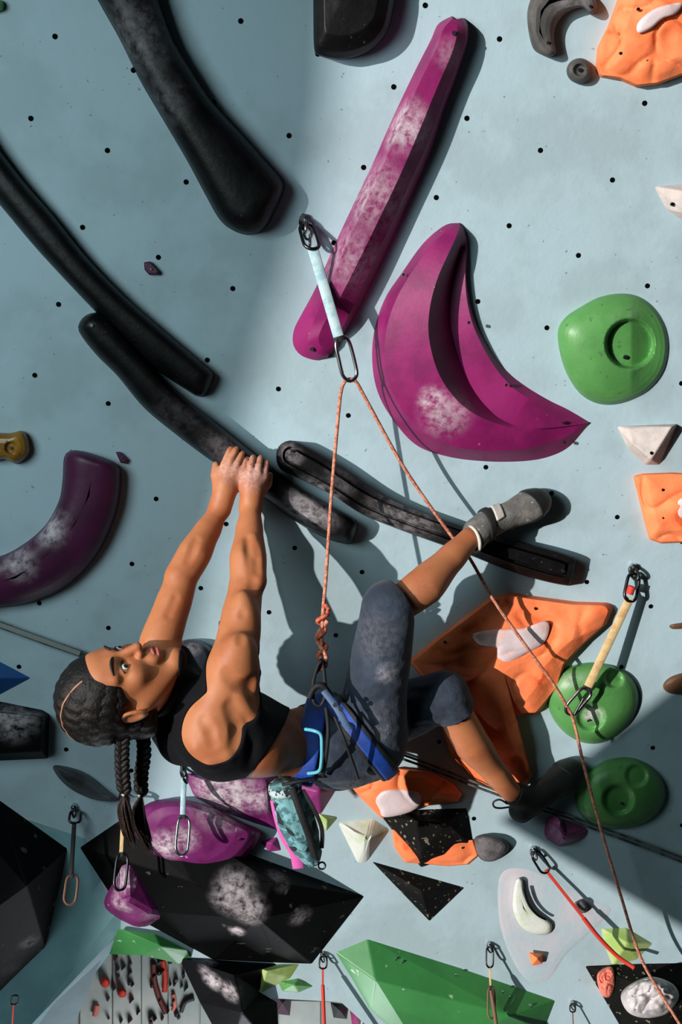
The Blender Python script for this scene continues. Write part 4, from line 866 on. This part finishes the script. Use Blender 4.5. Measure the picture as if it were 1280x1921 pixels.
for k in range(3):
    c = heel*(.56-.06*k)+toe*(.44+.06*k)+tp*.028
    tube('lace', [cw(c+sd*.034-tp*.012), cw(c+sd*.018+tp*.008), cw(c+tp*.012-sd*.002)], .0024, VEL, sh, n=8, sides=6)
tube('sock_edge', [cw(RA+(.012, 0, .01)+sd*.034*math.cos(a)+nn(np.cross(sd, nn(RA-mid)))*.034*math.sin(a)) for a in [k*math.pi/6 for k in range(12)]], .0048, VEL, sh, closed=True, n=36)
heel2, toe2 = J(978, 1522, .09), J(1070, 1448, .045)
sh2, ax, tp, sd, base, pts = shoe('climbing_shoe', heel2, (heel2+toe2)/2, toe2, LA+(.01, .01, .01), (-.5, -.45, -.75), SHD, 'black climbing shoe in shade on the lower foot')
sh = sh2
tube('pull_loop', [J_ for J_ in [cw(J(952, 1508, .12)), cw(J(938, 1500, .125)), cw(J(926, 1505, .125)), cw(J(928, 1514, .125)), cw(J(940, 1516, .12)), cw(J(955, 1514, .11))]], .0028, RUB, sh2, n=24)
# ------------------------------------------------------------ ropes and hardware
DOWN = Vector((0, 0, -1))
ROPE = mat('rope_peach', (205, 144, 116), .75, .6, 420, col2=(176, 96, 76), cscale=120, cw_=(.45, .55))
ROPE2 = mat('rope_coral', (222, 118, 84), .75, .6, 420, col2=(170, 70, 52), cscale=140, cw_=(.45, .55))
STL = M['steel']; DST = M['darksteel']
def biner(name, a, b, nrm, wd, r, m, parent, gate=True):
    """carabiner from a (top) to b (bottom) lying in the plane with normal nrm"""
    a, b = Vector(a), Vector(b); ax = (b-a); L = ax.length; ax.normalize(); sd = ax.cross(Vector(nrm)).normalized()
    prof = [(.03, 0), (.0, -.35), (.08, -.8), (.25, -1), (.75, -.9), (.93, -.7), (1, -.2), (.98, .35), (.85, .75), (.7, .8), (.45, .72), (.2, .62), (.07, .4)]
    pts = [a+ax*(L*t)+sd*(wd/2*s) for t, s in prof]
    o = tube(name, pts, r, m, parent, 8, closed=True, n=44)
    return o
def hanger(px, py, parent, sc=1.0):
    c = W(px, py, .002); d = dirw(GB).normalized(); e = NORM.cross(d)
    V, Fc = merge_mesh([cylmesh(W(px, py, .0), NORM, .011*sc, .014, 6), cylmesh(W(px, py, .0), NORM, .005*sc, .022, 10)])
    o = mkobj('bolt_head', V, Fc, STL, parent, 0)
    ring = [c+DOWN*(.016*sc)+NORM*.012+(DOWN*math.sin(a)+(e*.5+NORM*.8).normalized()*math.cos(a))*.017*sc for a in [k*math.pi/6 for k in range(12)]]
    tube('hanger_ring', ring, .0042*sc, DST, parent, 8, closed=True, n=24); return c
def draw(name, top, s0, s1, bot, sling_m, label, w_=.012, sc=1.0, bm=None, group='quickdraws on the wall', nrm=None):
    """top (px,py,h) bolt; s0,s1 sling ends; bot carabiner end (world)"""
    root = empty(name, W(*top)); tag(root, label, 'quickdraw', group)
    hanger(top[0], top[1], root, sc); nrm = nrm or (VF*-1+VR*.35)
    a = W(top[0], top[1], top[2]+.012)+DOWN*.02*sc
    biner('carabiner', a, s0+(s0-a)*.12, nrm, .046*sc, .0046*sc, DST, root)
    o = tube('sling', [s0, s0.lerp(s1, .33), s0.lerp(s1, .66), s1], .003*sc, sling_m, root, 8, flat=(VF.cross(s1-s0).normalized(), w_/.003), n=14)
    for q in (0.0, 1.0): pass
    tube('keeper', [s1+(s0-s1).normalized()*.012, s1], .0055*sc, BLKW, root, 8, flat=(VF.cross(s1-s0).normalized(), w_/.0048))
    if bot is not None: biner('carabiner', s1+(s0-s1).normalized()*.01, bot, VF*-1+VR*.5, .05*sc, .005*sc, bm or STL, root)
    return root
PALE = mat('sling_pale', (176, 200, 206), .7, .3, 300, col2=(140, 176, 186), cscale=40); BEI = mat('sling_beige', (206, 178, 130), .75, .3, 300, col2=(184, 150, 100), cscale=40)
REDS = mat('sling_red', (196, 52, 36), .7, .3, 300); RUST = mat('rusty_chain', (110, 80, 62), .7, .3)
d1 = draw('quickdraw', (570, 408, 0), W(586, 462, .075), W(638, 640, .125), W(660, 714, .128), PALE, 'pale blue quickdraw above the climber with the rope through its lower carabiner', .0135)
for k in range(3):
    c = W(574+k*4, 424+k*14, .03+.005*k); e = (VR if k % 2 else VF)
    tube('chain_link', [c+DOWN*(.017*math.sin(a))+e*(.009*math.cos(a)) for a in [q*math.pi/6 for q in range(12)]], .0038, STL, d1, 8, closed=True, n=22)
d2 = draw('quickdraw', (1187, 1062, 0), W(1182, 1122, .05), W(1100, 1296, .11), W(1066, 1338, .12), BEI, 'beige quickdraw over the chalky green hold with red binding at its top', .012)
tube('binding', [W(1186, 1100, .05), W(1181, 1114, .052)], .011, REDS, d2, 10)
tube('gate', [W(1095, 1310, .125), W(1078, 1340, .13)], .0035, DST, d2, 8)
def hang(px, py, h, L): p = W(px, py, h); return p, p+DOWN*L
p0 = W(141, 1518, .03); draw('quickdraw', (140, 1510, 0), p0+DOWN*.035, p0+DOWN*.19, p0+DOWN*.26, BLKW, 'black quickdraw hanging beside the braids over the teal panels', .008, .8, RUST)
p0 = W(346, 1440, .08); d = draw('quickdraw', (345, 1432, 0), p0+DOWN*.03, p0+DOWN*.14, p0+DOWN*.235, PALE, 'pale quickdraw with silver carabiner over the purple round hold', .009, .85, STL)
p0 = W(233, 1490, .06); draw('quickdraw', (233, 1478, 0), p0+DOWN*.02, p0+DOWN*.17, p0+DOWN*.26, BEI, 'beige quickdraw behind the braid ends reaching the purple cup hold', .007, .8, DST)
d = draw('quickdraw', (1000, 1590, 0), W(1024, 1632, .03), W(1100, 1728, .06), None, REDS, 'red quickdraw low on the right below the plum wedge', .006, .8)
tube('red_tail', [W(1095, 1722, .06), W(1125, 1760, .07), W(1160, 1795, .08), W(1190, 1815, .1)], .0065, REDS, d, 8, n=16)
p0 = W(918, 1778, .02); d = draw('quickdraw', (917, 1768, 0), p0+DOWN*.05, p0+DOWN*.12, p0+DOWN*.2, BEI, 'small beige quickdraw hanging in front of the green volume', .005, .6, RUST)
tube('hanging_tail', [p0+DOWN*.12, p0+DOWN*.2+VR*.012, p0+DOWN*.32+VR*.02], .006, RUST, d, 8, n=10)
p0 = W(606, 1795, .02); d = draw('quickdraw', (605, 1786, 0), p0+DOWN*.03, p0+DOWN*.1, None, REDS, 'small red quickdraw left of the green volume', .005, .6)
tube('hanging_tail', [p0+DOWN*.08, p0+DOWN*.2+VR*.005, p0+DOWN*.34+VR*.01], .0055, REDS, d, 8, n=10)
p0 = W(27, 1868, .22); d = draw('quickdraw', (27, 1860, .2), p0+DOWN*.02, p0+DOWN*.1, None, REDS, 'faded red quickdraw in the bottom left corner', .004, .5)
p0 = W(1074, 1884, .02); d = draw('quickdraw', (1073, 1878, 0), p0+DOWN*.02, p0+DOWN*.12, None, RUST, 'tiny rusty quickdraw between the green and the corner black volume', .004, .5)
# the climber's rope
path = [W(601, 1258, .345), W(606, 1150, .29), W(612, 1080, .255), W(622, 930, .2), W(634, 790, .15), W(640, 735, .135), W(648, 715, .128), W(662, 711, .124), W(672, 722, .124), W(690, 755, .122), W(760, 880, .11), W(842, 998, .115), W(880, 1045, .115), W(926, 1125, .12), W(984, 1208, .125), W(1040, 1285, .125), W(1064, 1326, .122), W(1076, 1350, .12), W(1092, 1420, .12), W(1110, 1490, .13), W(1132, 1570, .14), W(1165, 1680, .14), W(1202, 1795, .14), W(1250, 1880, .16), W(1310, 1975, .2)]
P = cr([tuple(p) for p in path], 260)
rope = tube('rope', [Vector(p) for p in P], .0045, ROPE, None, 10, smooth=180)
tag(rope, 'peach climbing rope from the harness knot up through both quickdraws', 'rope')
# figure-eight follow-through knot
kn = []
A, B = W(607, 1150, .29), W(601, 1262, .345); ax = (B-A).normalized(); s1 = ax.cross(VF).normalized(); s2 = ax.cross(s1); L = (B-A).length
for k in range(120):
    t = k/119; a = t*2*math.pi*3.5; r = .0105+.004*math.sin(t*math.pi*5)
    kn.append(A+ax*(L*t)+s1*(math.cos(a)*r)+s2*(math.sin(a)*r))
tube('knot', kn, .0056, ROPE2, rope, 8, smooth=180)
kn = [A.lerp(B, t)+s1*(.013*math.sin(t*9+1))+s2*(.012*math.cos(t*9)) for t in [.12+.8*q/40 for q in range(41)]]
tube('knot', kn, .0056, ROPE, rope, 8, smooth=180)
tube('rope_end', [A+s1*.01, A+s1*.012-ax*.01+s2*.01, A+s1*.005-ax*.02], .0053, ROPE2, rope, 8)
# loop of the harness that the knot ties into
bl = [W(x, y, h) for x, y, h in ((601, 1240, 0.355), (592, 1262, 0.360), (587, 1290, 0.370), (590, 1318, 0.380), (603, 1322, 0.380), (611, 1300, 0.375), (609, 1270, 0.360), (606, 1246, 0.350))]
tube('belay_loop', bl, .0045, BLKW, harness, 8, closed=True, flat=(VF, 2.2), n=40, smooth=180)
tube('tie_in_loop', [W(x, y, h) for x, y, h in ((580, 1310, 0.390), (590, 1290, 0.380), (604, 1286, 0.380), (618, 1302, 0.380), (626, 1325, 0.390))], .008, BLKW, harness, 8, n=16)
tube('riser_strap', [W(x, y, h) for x, y, h in ((608, 1296, 0.390), (628, 1322, 0.415), (642, 1345, 0.430), (655, 1370, 0.435))], .0035, mat('strap_slate', (70, 92, 124), .7, .3), harness, 8, flat=(VR, 2.6), n=16)
for q in ((629, 1322), (640, 1330), (650, 1358)): mkobj('buckle', *cylmesh(W(q[0], q[1], .43), -VF, .006, .006, 6), STL, harness, 0)
GL = mat('gear_loop_teal', (92, 172, 190), .4, .1)
tube('gear_loop', [W(x, y, h) for x, y, h in ((573, 1368, 0.425), (590, 1371, 0.445), (602, 1378, 0.450), (604, 1400, 0.455), (603, 1430, 0.455), (598, 1447, 0.450), (578, 1451, 0.430))], .0045, GL, harness, 8, n=30)
tube('gear_loop', [W(x, y, h) for x, y, h in ((612, 1328, 0.410), (616, 1370, 0.445), (612, 1420, 0.450), (606, 1455, 0.420))], .005, BLKW, harness, 8, n=20)
tube('gear_loop', [W(x, y, h) for x, y, h in ((628, 1345, 0.420), (645, 1385, 0.450), (662, 1430, 0.440), (672, 1460, 0.410))], .004, BLKW, harness, 8, n=20)
# chalk bag
BAG = mat('bag_teal', (112, 166, 172), .8, .4, 160, col2=(62, 104, 112), cscale=38, cw_=(.45, .55), specks=[((22, 32, 36), 26, .62)])
bag = empty('chalk_bag', W(540, 1475, .40)); tag(bag, 'teal patterned chalk bag hanging from the back of the harness', 'chalk bag')
c_ = [W(533, 1470, .41), W(540, 1496, .41), W(556, 1540, .41), W(572, 1580, .41), W(584, 1605, .41), W(588, 1622, .41)]
P = [Vector(p) for p in cr([tuple(p) for p in c_], 26)]; rr = [float(np.interp(k/25, [0, .1, .35, .65, .9, 1], [.036, .038, .050, .043, .026, .012])) for k in range(26)]
V, Fc = tubemesh(P, rr, 28); V = [v+(v-P[i//28]).normalized()*(.0025*math.sin((i % 28)*1.8)+.002*noise.noise(v*60)) for i, v in enumerate(V)]
mkobj('bag_body', V, Fc, BAG, bag, 180)
V, Fc = tubemesh(P[:3], [.040, .043, .042], 28); mkobj('rim', V, Fc, mat('rim_print', (170, 196, 200), .8, .3, 100, col2=(20, 28, 34), cscale=60, cw_=(.48, .52)), bag, 180)
tube('stripe', [W(548, 1478, .452), W(566, 1530, .464), W(582, 1575, .455), W(592, 1612, .43)], [.0035]*14, BLKW, bag, 8, flat=(VR, 2.6), n=14)
tube('stripe', [W(568, 1482, .44), W(590, 1520, .45), W(604, 1555, .44), W(604, 1590, .425)], [.003]*14, BLKW, bag, 8, flat=(VR, 1.8), n=14)
tube('pink_flap', [W(518, 1500, .42), W(524, 1530, .43), W(536, 1570, .43), W(554, 1600, .42), (W(560, 1628, .41))], [.003]*20, mat('pink_fabric', (214, 92, 170), .8, .3), bag, 8, flat=(VR, 5.0), n=20)
cc = W(604, 1624, .41); tube('ring', [cc+VR*(.009*math.cos(a))+VU*(.009*math.sin(a)) for a in [k*math.pi/5 for k in range(10)]], .0025, DST, bag, 8, closed=True, n=24)
tube('bag_cord', [W(590, 1462, .43), W(560, 1466, .44), W(530, 1472, .43)], .004, BLKW, bag, 8, n=10)
# twin static line stretched along the wall behind the climber
LINE = mat('static_line', (44, 54, 54), .7, .4, 200, col2=(96, 104, 100), cscale=30)
V, Fc = merge_mesh([tubemesh([Vector(p) for p in cr([tuple(W(x, y+dy, .035)) for x, y in ((-60, 1146), (150, 1222), (420, 1307), (745, 1412), (920, 1478), (1150, 1560), (1330, 1628))], 50)], .0036, 8) for dy in (0, 8)])
line = mkobj('static_line', V, Fc, LINE, None, 180); tag(line, 'grey twin static line stretched slantwise behind the climber', 'rope')
tube('webbing_sleeve', [W(-60, 1150, .04), W(50, 1190, .04), W(150, 1226, .04)], .003, mat('webbing_grey', (120, 128, 126), .8, .3), line, 8, flat=(VU, 2.4), n=8)
